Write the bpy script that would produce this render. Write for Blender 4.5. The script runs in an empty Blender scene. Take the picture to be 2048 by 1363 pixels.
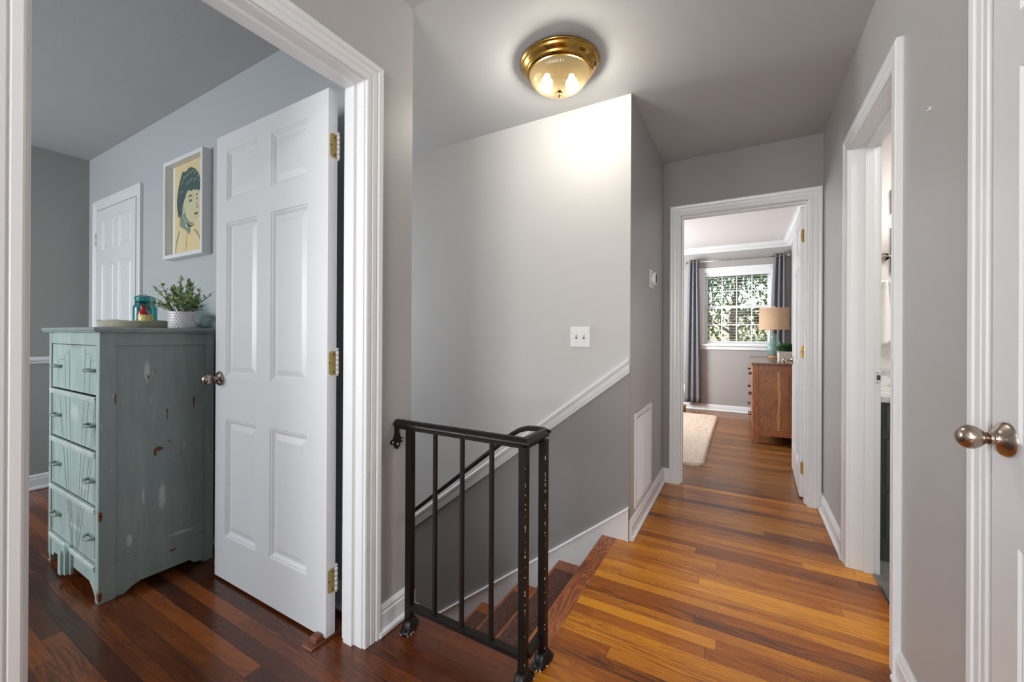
import bpy, math, random
from mathutils import Vector, Matrix
rnd = random.Random(7)
S = bpy.context.scene
COL = S.collection
pi = math.pi

# ------------------------------------------------------------------ camera
CH = 1.12
F_PX = 814.16
YAW, PIT, ROL = 0.51785, 0.00074, 0.005032
fw = Vector((-math.sin(YAW)*math.cos(PIT), math.cos(YAW)*math.cos(PIT), math.sin(PIT)))
r0 = Vector((math.cos(YAW), math.sin(YAW), 0)); u0 = r0.cross(fw)
ri = r0*math.cos(ROL) + u0*math.sin(ROL); up = -r0*math.sin(ROL) + u0*math.cos(ROL)
cd = bpy.data.cameras.new('camera')
cd.lens = 36*F_PX/2048; cd.sensor_width = 36; cd.shift_y = -13.36/2048
cd.clip_start = 0.02; cd.clip_end = 200
cam = bpy.data.objects.new('camera', cd); COL.objects.link(cam)
M = Matrix((( ri.x, up.x, -fw.x, 0), (ri.y, up.y, -fw.y, 0), (ri.z, up.z, -fw.z, CH), (0, 0, 0, 1)))
cam.matrix_world = M
S.camera = cam

# ------------------------------------------------------------------ world, colour, lamps
S.view_settings.view_transform = 'Standard'; S.view_settings.look = 'None'
S.view_settings.exposure = 0.47; S.view_settings.gamma = 1; S.view_settings.use_curve_mapping = False
try:
    S.cycles.use_denoising = True
    S.cycles.max_bounces = 10; S.cycles.diffuse_bounces = 6; S.cycles.transparent_max_bounces = 24
    S.cycles.sample_clamp_indirect = 6; S.cycles.caustics_reflective = False; S.cycles.caustics_refractive = False
except Exception: pass
W = bpy.data.worlds.new('world'); S.world = W; W.use_nodes = True
wn = W.node_tree.nodes; wl = W.node_tree.links; wn.clear()
sky = wn.new('ShaderNodeTexSky'); sky.sky_type = 'NISHITA'; sky.sun_disc = False
sky.sun_elevation = math.radians(38); sky.sun_rotation = math.radians(200); sky.air_density = 1.2
bg = wn.new('ShaderNodeBackground'); bg.inputs['Strength'].default_value = 0.19
wo = wn.new('ShaderNodeOutputWorld')
wl.new(sky.outputs[0], bg.inputs[0]); wl.new(bg.outputs[0], wo.inputs[0])

def area(name, loc, direction, sx, sy, power, col):
    l = bpy.data.lights.new(name, 'AREA'); l.shape = 'RECTANGLE'; l.size = sx; l.size_y = sy
    l.energy = power; l.color = col
    o = bpy.data.objects.new(name, l); COL.objects.link(o); o.location = loc
    o.rotation_euler = Vector(direction).to_track_quat('-Z', 'Y').to_euler()
    return o
sunl = bpy.data.lights.new('sun', 'SUN'); sunl.energy = 3.6; sunl.angle = 0.01; sunl.color = (1, .93, .82)
suno = bpy.data.objects.new('sun', sunl); COL.objects.link(suno)
suno.rotation_euler = Vector((0.30, -0.55, -0.62)).to_track_quat('-Z', 'Y').to_euler()
# daylight from unseen windows; the hall and stairwell ones are added for fill
area('hall_rear_fill', (-0.35, -2.17, 1.45), (0, 1, .22), 1.3, 1.2, 52, (.985, .99, 1.0))
area('left_room_daylight', (-3.5, -2.17, 1.45), (0, 1, .12), 1.5, 1.2, 50, (.89, .95, 1.0))
area('bedroom_side_daylight', (-2.42, 5.25, 1.55), (1, .62, -.05), 0.7, 1.0, 85, (.94, .97, 1.0))

area('stairwell_fill', (-4.46, 1.75, 1.35), (1, .05, -.05), .8, 1.1, 36, (.98, .99, 1.0))

# ------------------------------------------------------------------ node helpers
class N:
    def __init__(s, name):
        s.m = bpy.data.materials.new(name); s.m.use_nodes = True
        s.nt = s.m.node_tree; s.nt.nodes.clear()
        s.out = s.new('ShaderNodeOutputMaterial')
        s._p = None
    def new(s, t, **k):
        n = s.nt.nodes.new(t)
        for a, b in k.items(): setattr(n, a, b)
        return n
    def set(s, n, i, v):
        if v is None: return
        if isinstance(v, bpy.types.NodeSocket): s.nt.links.new(v, n.inputs[i])
        else:
            d = n.inputs[i].default_value
            if hasattr(d, '__len__') and not hasattr(v, '__len__'): v = (v,)*len(d)
            if hasattr(d, '__len__') and len(d) == 4 and len(v) == 3: v = tuple(v)+(1,)
            n.inputs[i].default_value = v
    def math(s, op, a, b=None, c=None, clamp=False):
        n = s.new('ShaderNodeMath', operation=op, use_clamp=clamp)
        s.set(n, 0, a); s.set(n, 1, b); s.set(n, 2, c); return n.outputs[0]
    def pos(s): return s.new('ShaderNodeNewGeometry').outputs['Position']
    def obj(s): return s.new('ShaderNodeTexCoord').outputs['Object']
    def xyz(s, v):
        n = s.new('ShaderNodeSeparateXYZ'); s.set(n, 0, v); return n.outputs
    def comb(s, x, y, z):
        n = s.new('ShaderNodeCombineXYZ'); s.set(n, 0, x); s.set(n, 1, y); s.set(n, 2, z); return n.outputs[0]
    def scale(s, v, sc):
        n = s.new('ShaderNodeMapping'); s.set(n, 0, v); n.inputs['Scale'].default_value = sc; return n.outputs[0]
    def noise(s, v, scale=5, detail=4, rough=.5, dist=0, out='Fac'):
        n = s.new('ShaderNodeTexNoise'); s.set(n, 'Vector', v); s.set(n, 'Scale', scale)
        s.set(n, 'Detail', detail); s.set(n, 'Roughness', rough); s.set(n, 'Distortion', dist); return n.outputs[out]
    def white(s, v):
        n = s.new('ShaderNodeTexWhiteNoise', noise_dimensions='3D'); s.set(n, 0, v); return n.outputs['Value']
    def ramp(s, f, stops, interp='LINEAR'):
        n = s.new('ShaderNodeValToRGB'); s.set(n, 0, f); cr = n.color_ramp; cr.interpolation = interp
        while len(cr.elements) < len(stops): cr.elements.new(.5)
        for e, (p, c) in zip(cr.elements, stops):
            e.position = p; e.color = (c if hasattr(c, '__len__') else (c, c, c)) + (1,)if hasattr(c,'__len__') else (c, c, c, 1)
        return n.outputs[0]
    def mix(s, f, a, b, mode='MIX'):
        n = s.new('ShaderNodeMix', data_type='RGBA', blend_type=mode)
        s.set(n, 0, f); s.set(n, 6, a); s.set(n, 7, b); return n.outputs[2]
    def step(s, v, a, b):
        n = s.new('ShaderNodeMapRange', interpolation_type='SMOOTHSTEP'); s.set(n, 0, v); s.set(n, 1, a); s.set(n, 2, b)
        s.set(n, 3, 0); s.set(n, 4, 1); return n.outputs[0]
    def bump(s, h, strength=.2, dist=.01, normal=None):
        n = s.new('ShaderNodeBump'); s.set(n, 'Height', h); s.set(n, 'Strength', strength); s.set(n, 'Distance', dist)
        if normal is not None: s.set(n, 'Normal', normal)
        return n.outputs[0]
    def pbr(s, color, rough=.5, metal=0, normal=None, **k):
        p = s.new('ShaderNodeBsdfPrincipled'); s._p = p
        s.set(p, 'Base Color', color); s.set(p, 'Roughness', rough); s.set(p, 'Metallic', metal)
        if normal is not None: s.set(p, 'Normal', normal)
        for a, b in k.items(): s.set(p, a.replace('_', ' '), b)
        s.nt.links.new(p.outputs[0], s.out.inputs[0]); return s.m

def sr(r, g, b):   # sRGB 0-255 to linear
    f = lambda c: (c/255/12.92) if c/255 <= .04045 else ((c/255+.055)/1.055)**2.4
    return (f(r), f(g), f(b))

def paint(name, col, rough=.55, bump=.12, spec=.5):
    n = N(name); p = n.pos()
    h = n.noise(p, 260, 3, .6)
    v = n.noise(p, 1.3, 3, .5)
    c = n.mix(v, tuple(x*.96 for x in col), tuple(min(1, x*1.04) for x in col))
    return n.pbr(c, rough, normal=n.bump(h, bump, .002), Specular_IOR_Level=spec)

def plain(name, col, rough=.5, metal=0, nscale=60, amt=.06, bump=0, **k):
    n = N(name); p = n.obj()
    v = n.noise(p, nscale, 4, .6)
    c = n.mix(v, tuple(x*(1-amt) for x in col), tuple(min(1, x*(1+amt)) for x in col))
    return n.pbr(c, rough, metal, normal=n.bump(v, bump, .003) if bump else None, **k)

def planks(name, dark, mid, light, rough=.28, width=.0562, y0=2.183, contrast=1.0, blen=1.7):
    n = N(name); P = n.pos(); x, y, z = n.xyz(P)[:3]
    fy = n.math('DIVIDE', n.math('SUBTRACT', y, y0), width)
    row = n.math('FLOOR', fy); fr = n.math('SUBTRACT', fy, row)
    # rows come in pairs of like tone
    rv = n.white(n.comb(row, 3.3, 0))
    fx = n.math('DIVIDE', n.math('ADD', x, n.math('MULTIPLY', rv, 7.0)), blen)
    bx = n.math('FLOOR', fx); fxr = n.math('SUBTRACT', fx, bx)
    bid = n.comb(row, bx, 1.7)
    b1 = n.white(bid)
    pr = n.math('FLOOR', n.math('MULTIPLY', row, .5))
    b2 = n.white(n.comb(pr, n.math('FLOOR', n.math('MULTIPLY', fx, .8)), 9.1))
    bt = n.math('ADD', n.math('MULTIPLY', b1, .42), n.math('MULTIPLY', b2, .58))
    off = n.math('MULTIPLY', b1, 31.0)
    gx = n.comb(n.math('ADD', x, off), n.math('ADD', y, off), 0)
    warp = n.noise(n.scale(gx, (2.2, 9, 1)), 1.0, 3, .5)
    g1 = n.noise(n.comb(n.math('MULTIPLY', n.math('ADD', x, off), 3.0), n.math('ADD', n.math('MULTIPLY', y, 150), n.math('MULTIPLY', warp, 26)), off), 1.0, 4, .6)
    g2 = n.noise(n.scale(gx, (24, 620, 1)), 1.0, 3, .7)
    rings = n.math('SINE', n.math('ADD', n.math('MULTIPLY', y, 420), n.math('MULTIPLY', n.noise(n.scale(gx, (1.6, 14, 1)), 1, 2, .5), 48)))
    rmask = n.step(n.noise(n.scale(gx, (1.6, 6, 1)), 1, 2), .48, .62)
    rg = n.math('MULTIPLY', n.math('MULTIPLY', n.math('ADD', rings, 1), .5), rmask)
    f = n.math('ADD', n.math('MULTIPLY', bt, .52*contrast), n.math('MULTIPLY', g1, .46))
    f = n.math('ADD', f, n.math('MULTIPLY', n.math('SUBTRACT', g2, .5), .50))
    f = n.math('SUBTRACT', f, n.math('MULTIPLY', rg, .20))
    f = n.math('ADD', f, n.math('MULTIPLY', n.math('SUBTRACT', n.noise(P, 1.7, 3), .5), .25))
    col = n.ramp(f, [(.12, dark), (.46, mid), (.80, light)])
    e1 = n.math('MINIMUM', fr, n.math('SUBTRACT', 1, fr))
    gap = n.step(e1, .0, .022)
    e2 = n.math('MINIMUM', fxr, n.math('SUBTRACT', 1, fxr))
    gap2 = n.step(e2, .0, .0016/blen)
    g = n.math('MULTIPLY', gap, gap2)
    col = n.mix(g, tuple(c*.35 for c in dark), col)
    ht = n.math('ADD', n.math('MULTIPLY', g, 1.0), n.math('MULTIPLY', g2, .10))
    rr = n.math('ADD', rough, n.math('MULTIPLY', n.noise(P, 6, 4), .12))
    return n.pbr(col, rr, normal=n.bump(ht, .25, .0012), Coat_Weight=.15, Coat_Roughness=.12)

def woodboard(name, dark, mid, light, axis='y', rough=.35, freq=1.0, streak=None):
    n = N(name); P = n.pos(); x, y, z = n.xyz(P)[:3]
    a, b = {'y': (y, x), 'x': (x, y), 'z': (z, y), 'zx': (z, x)}[axis]
    c0 = z if axis[0] != 'z' else x
    v = n.comb(n.math('MULTIPLY', a, 2.2), n.math('MULTIPLY', b, 11), n.math('MULTIPLY', c0, 3))
    w = n.noise(v, 1.0*freq, 3, .5, .6)
    ring = n.math('SINE', n.math('ADD', n.math('MULTIPLY', w, 90*freq), n.math('MULTIPLY', b, 160)))
    fine = n.noise(n.comb(n.math('MULTIPLY', a, 18), n.math('MULTIPLY', b, 420), n.math('MULTIPLY', c0, 40)), 1, 3, .7)
    f = n.math('ADD', n.math('MULTIPLY', n.math('ADD', ring, 1), .11), n.math('MULTIPLY', fine, .5))
    f = n.math('ADD', f, n.math('MULTIPLY', n.math('SUBTRACT', n.noise(P, 5, 2), .5), .3))
    col = n.ramp(f, [(.10, dark), (.36, mid), (.62, light)])
    if streak:
        s0, s1, sc = streak[:3]
        wob = n.math('ADD', b if streak[3:] != ('x',) else x, n.math('MULTIPLY', n.noise(n.comb(0, 0, n.math('MULTIPLY', z, 3)), 1, 2), .05))
        m = n.math('SUBTRACT', 1, n.step(n.math('ABSOLUTE', n.math('SUBTRACT', wob, s0)), .0, s1))
        col = n.mix(m, col, sc)
    return n.pbr(col, rough, normal=n.bump(fine, .15, .001))

def distressed(name, col, lightcol, chips=(), scuffs=(), amount=.5):
    """worn brush-painted wood; chips and scuffs are (x, y, z, rx, ry, rz) ellipsoids in world metres"""
    n = N(name); P = n.pos(); x, y, z = n.xyz(P)[:3]
    br = n.noise(n.comb(n.math('MULTIPLY', x, 26), n.math('MULTIPLY', y, 26), n.math('MULTIPLY', z, 4)), 1, 4, .6)
    big = n.noise(P, 4, 3, .5)
    c = n.mix(n.step(br, .35, .8), col, lightcol)
    c = n.mix(n.math('MULTIPLY', n.step(big, .45, .75), .35), c, tuple(v*.78 for v in col))
    wear = n.noise(n.comb(n.math('MULTIPLY', x, 30), n.math('MULTIPLY', y, 30), n.math('MULTIPLY', z, 9)), 1, 5, .7)
    c = n.mix(n.math('MULTIPLY', n.step(wear, .66 - .06*amount, .74), .7), c, sr(214, 222, 214))
    edge = n.noise(P, 55, 4, .7)
    c = n.mix(n.step(edge, .765 - .03*amount, .79), c, sr(96, 58, 34))
    ragged = n.noise(P, 90, 4, .7)
    def mask(e, soft):
        ex, ey, ez, rx, ry, rz = e
        d = n.math('ADD', n.math('ADD', n.math('POWER', n.math('DIVIDE', n.math('SUBTRACT', x, ex), rx), 2), n.math('POWER', n.math('DIVIDE', n.math('SUBTRACT', y, ey), ry), 2)), n.math('POWER', n.math('DIVIDE', n.math('SUBTRACT', z, ez), rz), 2))
        d = n.math('ADD', d, n.math('MULTIPLY', n.math('SUBTRACT', ragged, .5), 3.2))
        return n.math('SUBTRACT', 1, n.step(d, 1-soft, 1+soft))
    for e in scuffs:
        c = n.mix(n.math('MULTIPLY', mask(e, .9), .75), c, sr(206, 214, 208))
    for e in chips:
        c = n.mix(mask(e, .15), c, sr(112, 62, 24))
    return n.pbr(c, .42, normal=n.bump(br, .18, .002))
# ------------------------------------------------------------------ materials
WHITE = plain('trim_white_gloss', sr(224, 226, 228), .30, nscale=14, amt=.012)
DOORW = plain('door_white_satin', sr(221, 223, 226), .33, nscale=18, amt=.012)
PAINT_LIGHT = paint('wall_paint_light_grey', sr(198, 197, 196))
PAINT_TAUPE = paint('wall_paint_taupe', sr(142, 139, 139), rough=.48)
PAINT_HALL = paint('wall_paint_grey', sr(174, 173, 173), rough=.45)
PAINT_LROOM = paint('wall_paint_cool_grey', sr(180, 184, 188), rough=.5)
PAINT_LSIDE = paint('wall_paint_shade_darkened', sr(152, 153, 149), rough=.5)  # left room side wall: its shade is put into this darker colour
PAINT_BED = paint('wall_paint_bedroom_taupe', sr(160, 157, 155))
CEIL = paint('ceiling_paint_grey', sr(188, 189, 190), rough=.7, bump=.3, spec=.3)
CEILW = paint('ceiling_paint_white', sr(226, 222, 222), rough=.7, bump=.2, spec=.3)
BATHW = paint('bath_wall_white', sr(226, 223, 220))
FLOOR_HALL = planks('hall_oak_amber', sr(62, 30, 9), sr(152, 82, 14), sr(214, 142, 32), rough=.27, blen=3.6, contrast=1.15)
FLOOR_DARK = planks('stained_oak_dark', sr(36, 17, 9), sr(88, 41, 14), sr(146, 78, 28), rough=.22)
FLOOR_BED = planks('bedroom_oak_brown', sr(82, 48, 20), sr(142, 91, 42), sr(178, 122, 60), rough=.3, contrast=.6)
NOSE = woodboard('nosing_red_oak', sr(80, 40, 22), sr(146, 82, 46), sr(180, 112, 68), 'y')
TREADW = woodboard('tread_red_oak', sr(76, 38, 22), sr(140, 80, 46), sr(168, 104, 62), 'y')
IRON = None
def _iron():
    n = N('black_painted_iron'); P = n.pos()
    v = n.noise(P, 120, 5, .7); w = n.noise(P, 16, 4, .6)
    c = n.mix(w, (.004, .0035, .003), (.012, .008, .006))
    c = n.mix(n.step(v, .76, .79), c, sr(190, 175, 160))
    return n.pbr(c, n.math('ADD', .25, n.math('MULTIPLY', w, .25)), normal=n.bump(v, .25, .001), Specular_IOR_Level=.28)
IRON = _iron()
CHIP = plain('chipped_pale_primer', sr(196, 182, 170), .6, amt=.2, nscale=200)
BRASS = plain('polished_brass', sr(178, 140, 70), .16, 1, nscale=30, amt=.12)
OLDBRASS = plain('paint_speckled_brass', sr(182, 160, 98), .42, .7, nscale=140, amt=.4)
NICKEL = plain('brushed_nickel', sr(176, 162, 148), .24, 1, nscale=20, amt=.05)
NICKELP = plain('white_painted_metal', sr(214, 214, 216), .3)
PLASTIC = plain('white_plastic', sr(236, 236, 236), .3, amt=.01)
SLOT = plain('dark_slot', sr(60, 60, 60), .6)
TILE = None
def _tile():
    n = N('grey_wood_look_tile'); P = n.pos(); x, y, z = n.xyz(P)[:3]
    g = n.noise(n.comb(n.math('MULTIPLY', x, 4), n.math('MULTIPLY', y, 60), 0), 1, 4, .65)
    fy = n.math('FRACT', n.math('DIVIDE', y, .15)); e = n.step(n.math('MINIMUM', fy, n.math('SUBTRACT', 1, fy)), 0, .02)
    c = n.ramp(g, [(.3, sr(84, 84, 84)), (.7, sr(136, 134, 130))])
    return n.pbr(n.mix(e, sr(60, 60, 58), c), .35)
TILE = _tile()
MARBLE = None
def _marble():
    n = N('grey_veined_marble'); P = n.pos()
    g = n.noise(P, 6, 6, .65, 1.2)
    return n.pbr(n.ramp(g, [(.38, sr(222, 222, 220)), (.5, sr(176, 176, 178)), (.56, sr(226, 226, 224))]), .15)
MARBLE = _marble()
VANITY = plain('dark_slate_cabinet_paint', sr(72, 80, 77), .3, amt=.05)
BLACKM = plain('black_metal', sr(30, 28, 27), .3, .6)
def emit(name, col, st):
    n = N(name); e = n.new('ShaderNodeEmission'); n.set(e, 0, col); n.set(e, 1, st)
    n.nt.links.new(e.outputs[0], n.out.inputs[0]); return n.m
GLOBE = emit('lit_globe', (1.0, .92, .84), 3.2)
def glassy(name, tint, trans=.8, rough=.05, body=None, ribs=None, ior=1.45, refr=None):
    n = N(name); t = n.new('ShaderNodeBsdfTransparent'); n.set(t, 0, tint)
    g = n.new('ShaderNodeBsdfGlossy'); n.set(g, 0, (1, 1, 1)); n.set(g, 1, rough)
    d = n.new('ShaderNodeBsdfTranslucent'); n.set(d, 0, body or tint)
    d2 = n.new('ShaderNodeBsdfDiffuse'); n.set(d2, 0, body or tint)
    a = n.new('ShaderNodeAddShader')
    if refr:
        rf = n.new('ShaderNodeBsdfRefraction'); n.set(rf, 0, refr); n.set(rf, 1, .03); n.set(rf, 2, 1.38); d2 = rf
    m0 = n.new('ShaderNodeMixShader'); n.set(m0, 0, .55 if refr else .5); n.nt.links.new(d.outputs[0], m0.inputs[1]); n.nt.links.new(d2.outputs[0], m0.inputs[2])
    m1 = n.new('ShaderNodeMixShader'); tf = trans
    if ribs:
        ox, oy, oz = n.xyz(n.obj())[:3]; an = n.math('ARCTAN2', oy, ox)
        wv = n.math('ABSOLUTE', n.math('SINE', n.math('MULTIPLY', an, ribs/2)))
        tf = n.math('ADD', trans, n.math('MULTIPLY', n.math('SUBTRACT', wv, .5), .16))
    n.set(m1, 0, tf); n.nt.links.new(m0.outputs[0], m1.inputs[1]); n.nt.links.new(t.outputs[0], m1.inputs[2])
    fr = n.new('ShaderNodeLayerWeight'); n.set(fr, 0, .5); fac = n.math('ADD', ((ior-1)/(ior+1))**2, n.math('MULTIPLY', n.math('POWER', fr.outputs['Facing'], 4.0), .75 if ior > 1.2 else .1))
    m2 = n.new('ShaderNodeMixShader'); n.set(m2, 0, fac); n.nt.links.new(m1.outputs[0], m2.inputs[1]); n.nt.links.new(g.outputs[0], m2.inputs[2])
    n.nt.links.new(m2.outputs[0], n.out.inputs[0]); return n.m
DOME = glassy('ribbed_amber_glass', (1.0, .90, .66), .50, .10, (.085, .058, .022), ribs=80, refr=(1.0, .84, .50))
BULB = glassy('frosted_bulb_glass', (1.0, .97, .92), .90, .2, (1.0, .95, .88), ior=1.1)
TEAL = glassy('teal_glass', (.42, .76, .76), .86, .04, (.12, .46, .48))
AQUA = glassy('pale_green_glass', (.72, .88, .82), .72, .05, (.55, .78, .70))
PANE = glassy('window_glass', (.97, .98, .98), .992, .02, ior=1.08)

# ------------------------------------------------------------------ mesh builder
ORG = {}
class MB:
    def __init__(s): s.v = []; s.f = []; s.mi = []; s.sm = []
    def add(s, vs, fs, mi=0, smooth=False):
        o = len(s.v); s.v += [tuple(v) for v in vs]
        for f in fs: s.f.append([o+i for i in f]); s.mi.append(mi); s.sm.append(smooth)
        return s
    def box(s, x0, x1, y0, y1, z0, z1, mi=0):
        if x0 > x1: x0, x1 = x1, x0
        if y0 > y1: y0, y1 = y1, y0
        if z0 > z1: z0, z1 = z1, z0
        return s.add([(x0,y0,z0),(x1,y0,z0),(x1,y1,z0),(x0,y1,z0),(x0,y0,z1),(x1,y0,z1),(x1,y1,z1),(x0,y1,z1)],
              [(0,3,2,1),(4,5,6,7),(0,1,5,4),(1,2,6,5),(2,3,7,6),(3,0,4,7)], mi)
    def prism(s, poly, fn, d0, d1, mi=0, smooth=False):
        """poly of (a,b); fn(a,b,d)->xyz"""
        n = len(poly); vs = [fn(a, b, d0) for a, b in poly]+[fn(a, b, d1) for a, b in poly]
        fs = [tuple(range(n))[::-1], tuple(range(n, 2*n))]
        s.add(vs, fs, mi)
        return s.add(vs, [(i, (i+1) % n, n+(i+1) % n, n+i) for i in range(n)], mi, smooth)
    def lathe(s, prof, c=(0,0,0), axis=(0,0,1), seg=32, mi=0, smooth=True, rfn=None):
        ax = Vector(axis).normalized(); t = Vector((1,0,0)) if abs(ax.x) < .9 else Vector((0,1,0))
        e1 = ax.cross(t).normalized(); e2 = ax.cross(e1); c = Vector(c); vs = []
        for k, (r, h) in enumerate(prof):
            for i in range(seg):
                a = 2*pi*i/seg; rr = r*(rfn(i, k) if rfn else 1)
                vs.append(c + ax*h + e1*(rr*math.cos(a)) + e2*(rr*math.sin(a)))
        fs = []
        for k in range(len(prof)-1):
            for i in range(seg):
                j = (i+1) % seg; fs.append((k*seg+i, k*seg+j, (k+1)*seg+j, (k+1)*seg+i))
        s.add(vs, fs, mi, smooth)
        if prof[0][0] > 1e-6: s.add(vs[:seg], [tuple(range(seg))[::-1]], mi)
        if prof[-1][0] > 1e-6: s.add(vs[-seg:], [tuple(range(seg))], mi)
        return s
    def sphere(s, c, r, seg=20, rings=12, mi=0, sc=(1,1,1)):
        vs = []; fs = []; c = Vector(c)
        for k in range(rings+1):
            th = pi*k/rings
            for i in range(seg):
                a = 2*pi*i/seg
                vs.append(c+Vector((r*sc[0]*math.sin(th)*math.cos(a), r*sc[1]*math.sin(th)*math.sin(a), r*sc[2]*math.cos(th))))
        for k in range(rings):
            for i in range(seg):
                j = (i+1) % seg; fs.append((k*seg+i, (k+1)*seg+i, (k+1)*seg+j, k*seg+j))
        return s.add(vs, fs, mi, True)
    def tube(s, pts, r, seg=10, mi=0, flat=(1,1), upv=(0,0,1), smooth=True):
        pts = [Vector(p) for p in pts]; n = len(pts); vs = []
        for i, p in enumerate(pts):
            d = (pts[min(i+1, n-1)]-pts[max(i-1, 0)]).normalized()
            u = Vector(upv); e1 = d.cross(u)
            if e1.length < 1e-4: e1 = d.cross(Vector((1,0,0)))
            e1.normalize(); e2 = e1.cross(d)
            rr = r[i] if isinstance(r, (list, tuple)) else r
            for k in range(seg):
                a = 2*pi*(k+.5)/seg
                vs.append(p + e1*(rr*flat[0]*math.cos(a)) + e2*(rr*flat[1]*math.sin(a)))
        fs = [(i*seg+k, i*seg+(k+1) % seg, (i+1)*seg+(k+1) % seg, (i+1)*seg+k) for i in range(n-1) for k in range(seg)]
        s.add(vs, fs, mi, smooth); s.add(vs[:seg], [tuple(range(seg))[::-1]], mi); s.add(vs[-seg:], [tuple(range(seg))], mi)
        return s
    def sweep(s, prof, stations, mi=0, closed=False):
        """prof: list of (w,d). stations: list of functions (w,d)->xyz. open strips with end caps"""
        n = len(prof); vs = [st(w, d) for st in stations for w, d in prof]; m = len(stations)
        fs = []
        for k in range(m if closed else m-1):
            k2 = (k+1) % m
            for i in range(n-1): fs.append((k*n+i, k*n+i+1, k2*n+i+1, k2*n+i))
        s.add(vs, fs, mi)
        if not closed:
            s.add(vs[:n], [tuple(range(n))[::-1]], mi); s.add(vs[-n:], [tuple(range(n))], mi)
        return s
    def build(s, name, mats, parent=None, bevel=0, kind=None, label=None, cat=None, group=None, fix=True, segs=2):
        me = bpy.data.meshes.new(name)
        o = Vector(ORG.get(parent.name, (0,0,0))) if parent else Vector((0,0,0))
        me.from_pydata([(v[0]-o.x, v[1]-o.y, v[2]-o.z) for v in s.v], [], s.f)
        if not isinstance(mats, (list, tuple)): mats = [mats]
        for m in mats: me.materials.append(m)
        for p, mi, sm in zip(me.polygons, s.mi, s.sm): p.material_index = mi; p.use_smooth = sm
        if fix:
            import bmesh
            b = bmesh.new(); b.from_mesh(me)
            bmesh.ops.remove_doubles(b, verts=b.verts, dist=1e-6)
            bmesh.ops.recalc_face_normals(b, faces=b.faces); b.to_mesh(me); b.free()
        ob = bpy.data.objects.new(name, me); COL.objects.link(ob)
        if parent: ob.parent = parent
        ORG[ob.name] = tuple(o)
        if bevel:
            md = ob.modifiers.new('bevel', 'BEVEL'); md.width = bevel; md.segments = segs; md.limit_method = 'ANGLE'; md.angle_limit = math.radians(40)
        tag(ob, label, cat, group, kind)
        return ob
def tag(o, label=None, cat=None, group=None, kind=None):
    if label: o['label'] = label
    if cat: o['category'] = cat
    if group: o['group'] = group
    if kind: o['kind'] = kind
    return o
def thing(name, loc, label=None, cat=None, group=None, kind=None):
    o = bpy.data.objects.new(name, None); COL.objects.link(o); o.location = loc; o.empty_display_size = .1
    ORG[o.name] = tuple(loc); return tag(o, label, cat, group, kind)
def copy_tree(o, parent=None, loc=None):
    c = o.copy(); COL.objects.link(c)
    if parent: c.parent = parent
    if loc: c.location = loc
    for ch in o.children: copy_tree(ch, c)
    return c
def struct(b, name, m, bevel=0, parent=None): return b.build(name, m, parent, bevel, kind='structure')

# wall-plane mappings: (a along wall, z, d towards the viewer side) -> xyz
def planeX(x, sgn): return lambda a, z, d: (x+sgn*d, a, z)
def planeY(y, sgn): return lambda a, z, d: (a, y+sgn*d, z)
CAS = [(0,0),(0,.011),(.004,.013),(.018,.013),(.021,.010),(.025,.014),(.041,.015),(.045,.0125),(.050,.018),(.064,.020),(.070,.017),(.070,0)]
def casing(b, fn, a0, a1, z0, z1, prof=CAS, bottom=False, mi=0):
    st = [lambda w,d: fn(a0-w, z0, d), lambda w,d: fn(a0-w, z1+w, d), lambda w,d: fn(a1+w, z1+w, d), lambda w,d: fn(a1+w, z0, d)]
    if bottom: st = [lambda w,d: fn(a0-w, z0-w, d)] + st[1:3] + [lambda w,d: fn(a1+w, z0-w, d)]
    return b.sweep(prof, st, mi, closed=bottom)
def holed_wall(b, x0, x1, y0, y1, z0, z1, axis, holes):
    """box wall with rectangular holes [(a0,a1,h0,h1)] along axis"""
    A0, A1 = (x0, x1) if axis == 'x' else (y0, y1)
    cuts = sorted(set([A0, A1]+[h for q in holes for h in q[:2]]))
    for c0, c1 in zip(cuts, cuts[1:]):
        m = (c0+c1)/2; hs = sorted([q for q in holes if q[0] < m < q[1]], key=lambda q: q[2]); z = z0
        for q in hs:
            if q[2] > z+1e-4: (b.box(c0, c1, y0, y1, z, q[2]) if axis == 'x' else b.box(x0, x1, c0, c1, z, q[2]))
            z = q[3]
        if z < z1: (b.box(c0, c1, y0, y1, z, z1) if axis == 'x' else b.box(x0, x1, c0, c1, z, z1))
    return b
BASE = [(0,0),(.0,.022),(.004,.026),(.016,.026),(.021,.019),(.022,.014),(.078,.014),(.084,.010),(.092,.012),(.100,.009),(.108,.004),(.108,0)]
def baseboard(name, fn, a0, a1, prof=BASE, mat=None, m0=0, m1=0):
    """m0,m1: mitre amounts (metres of run per metre of depth) at each end"""
    b = MB()
    b.sweep(prof, [lambda w,d: fn(a0+m0*d, w, d), lambda w,d: fn(a1+m1*d, w, d)])
    return struct(b, name, mat or WHITE)

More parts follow.
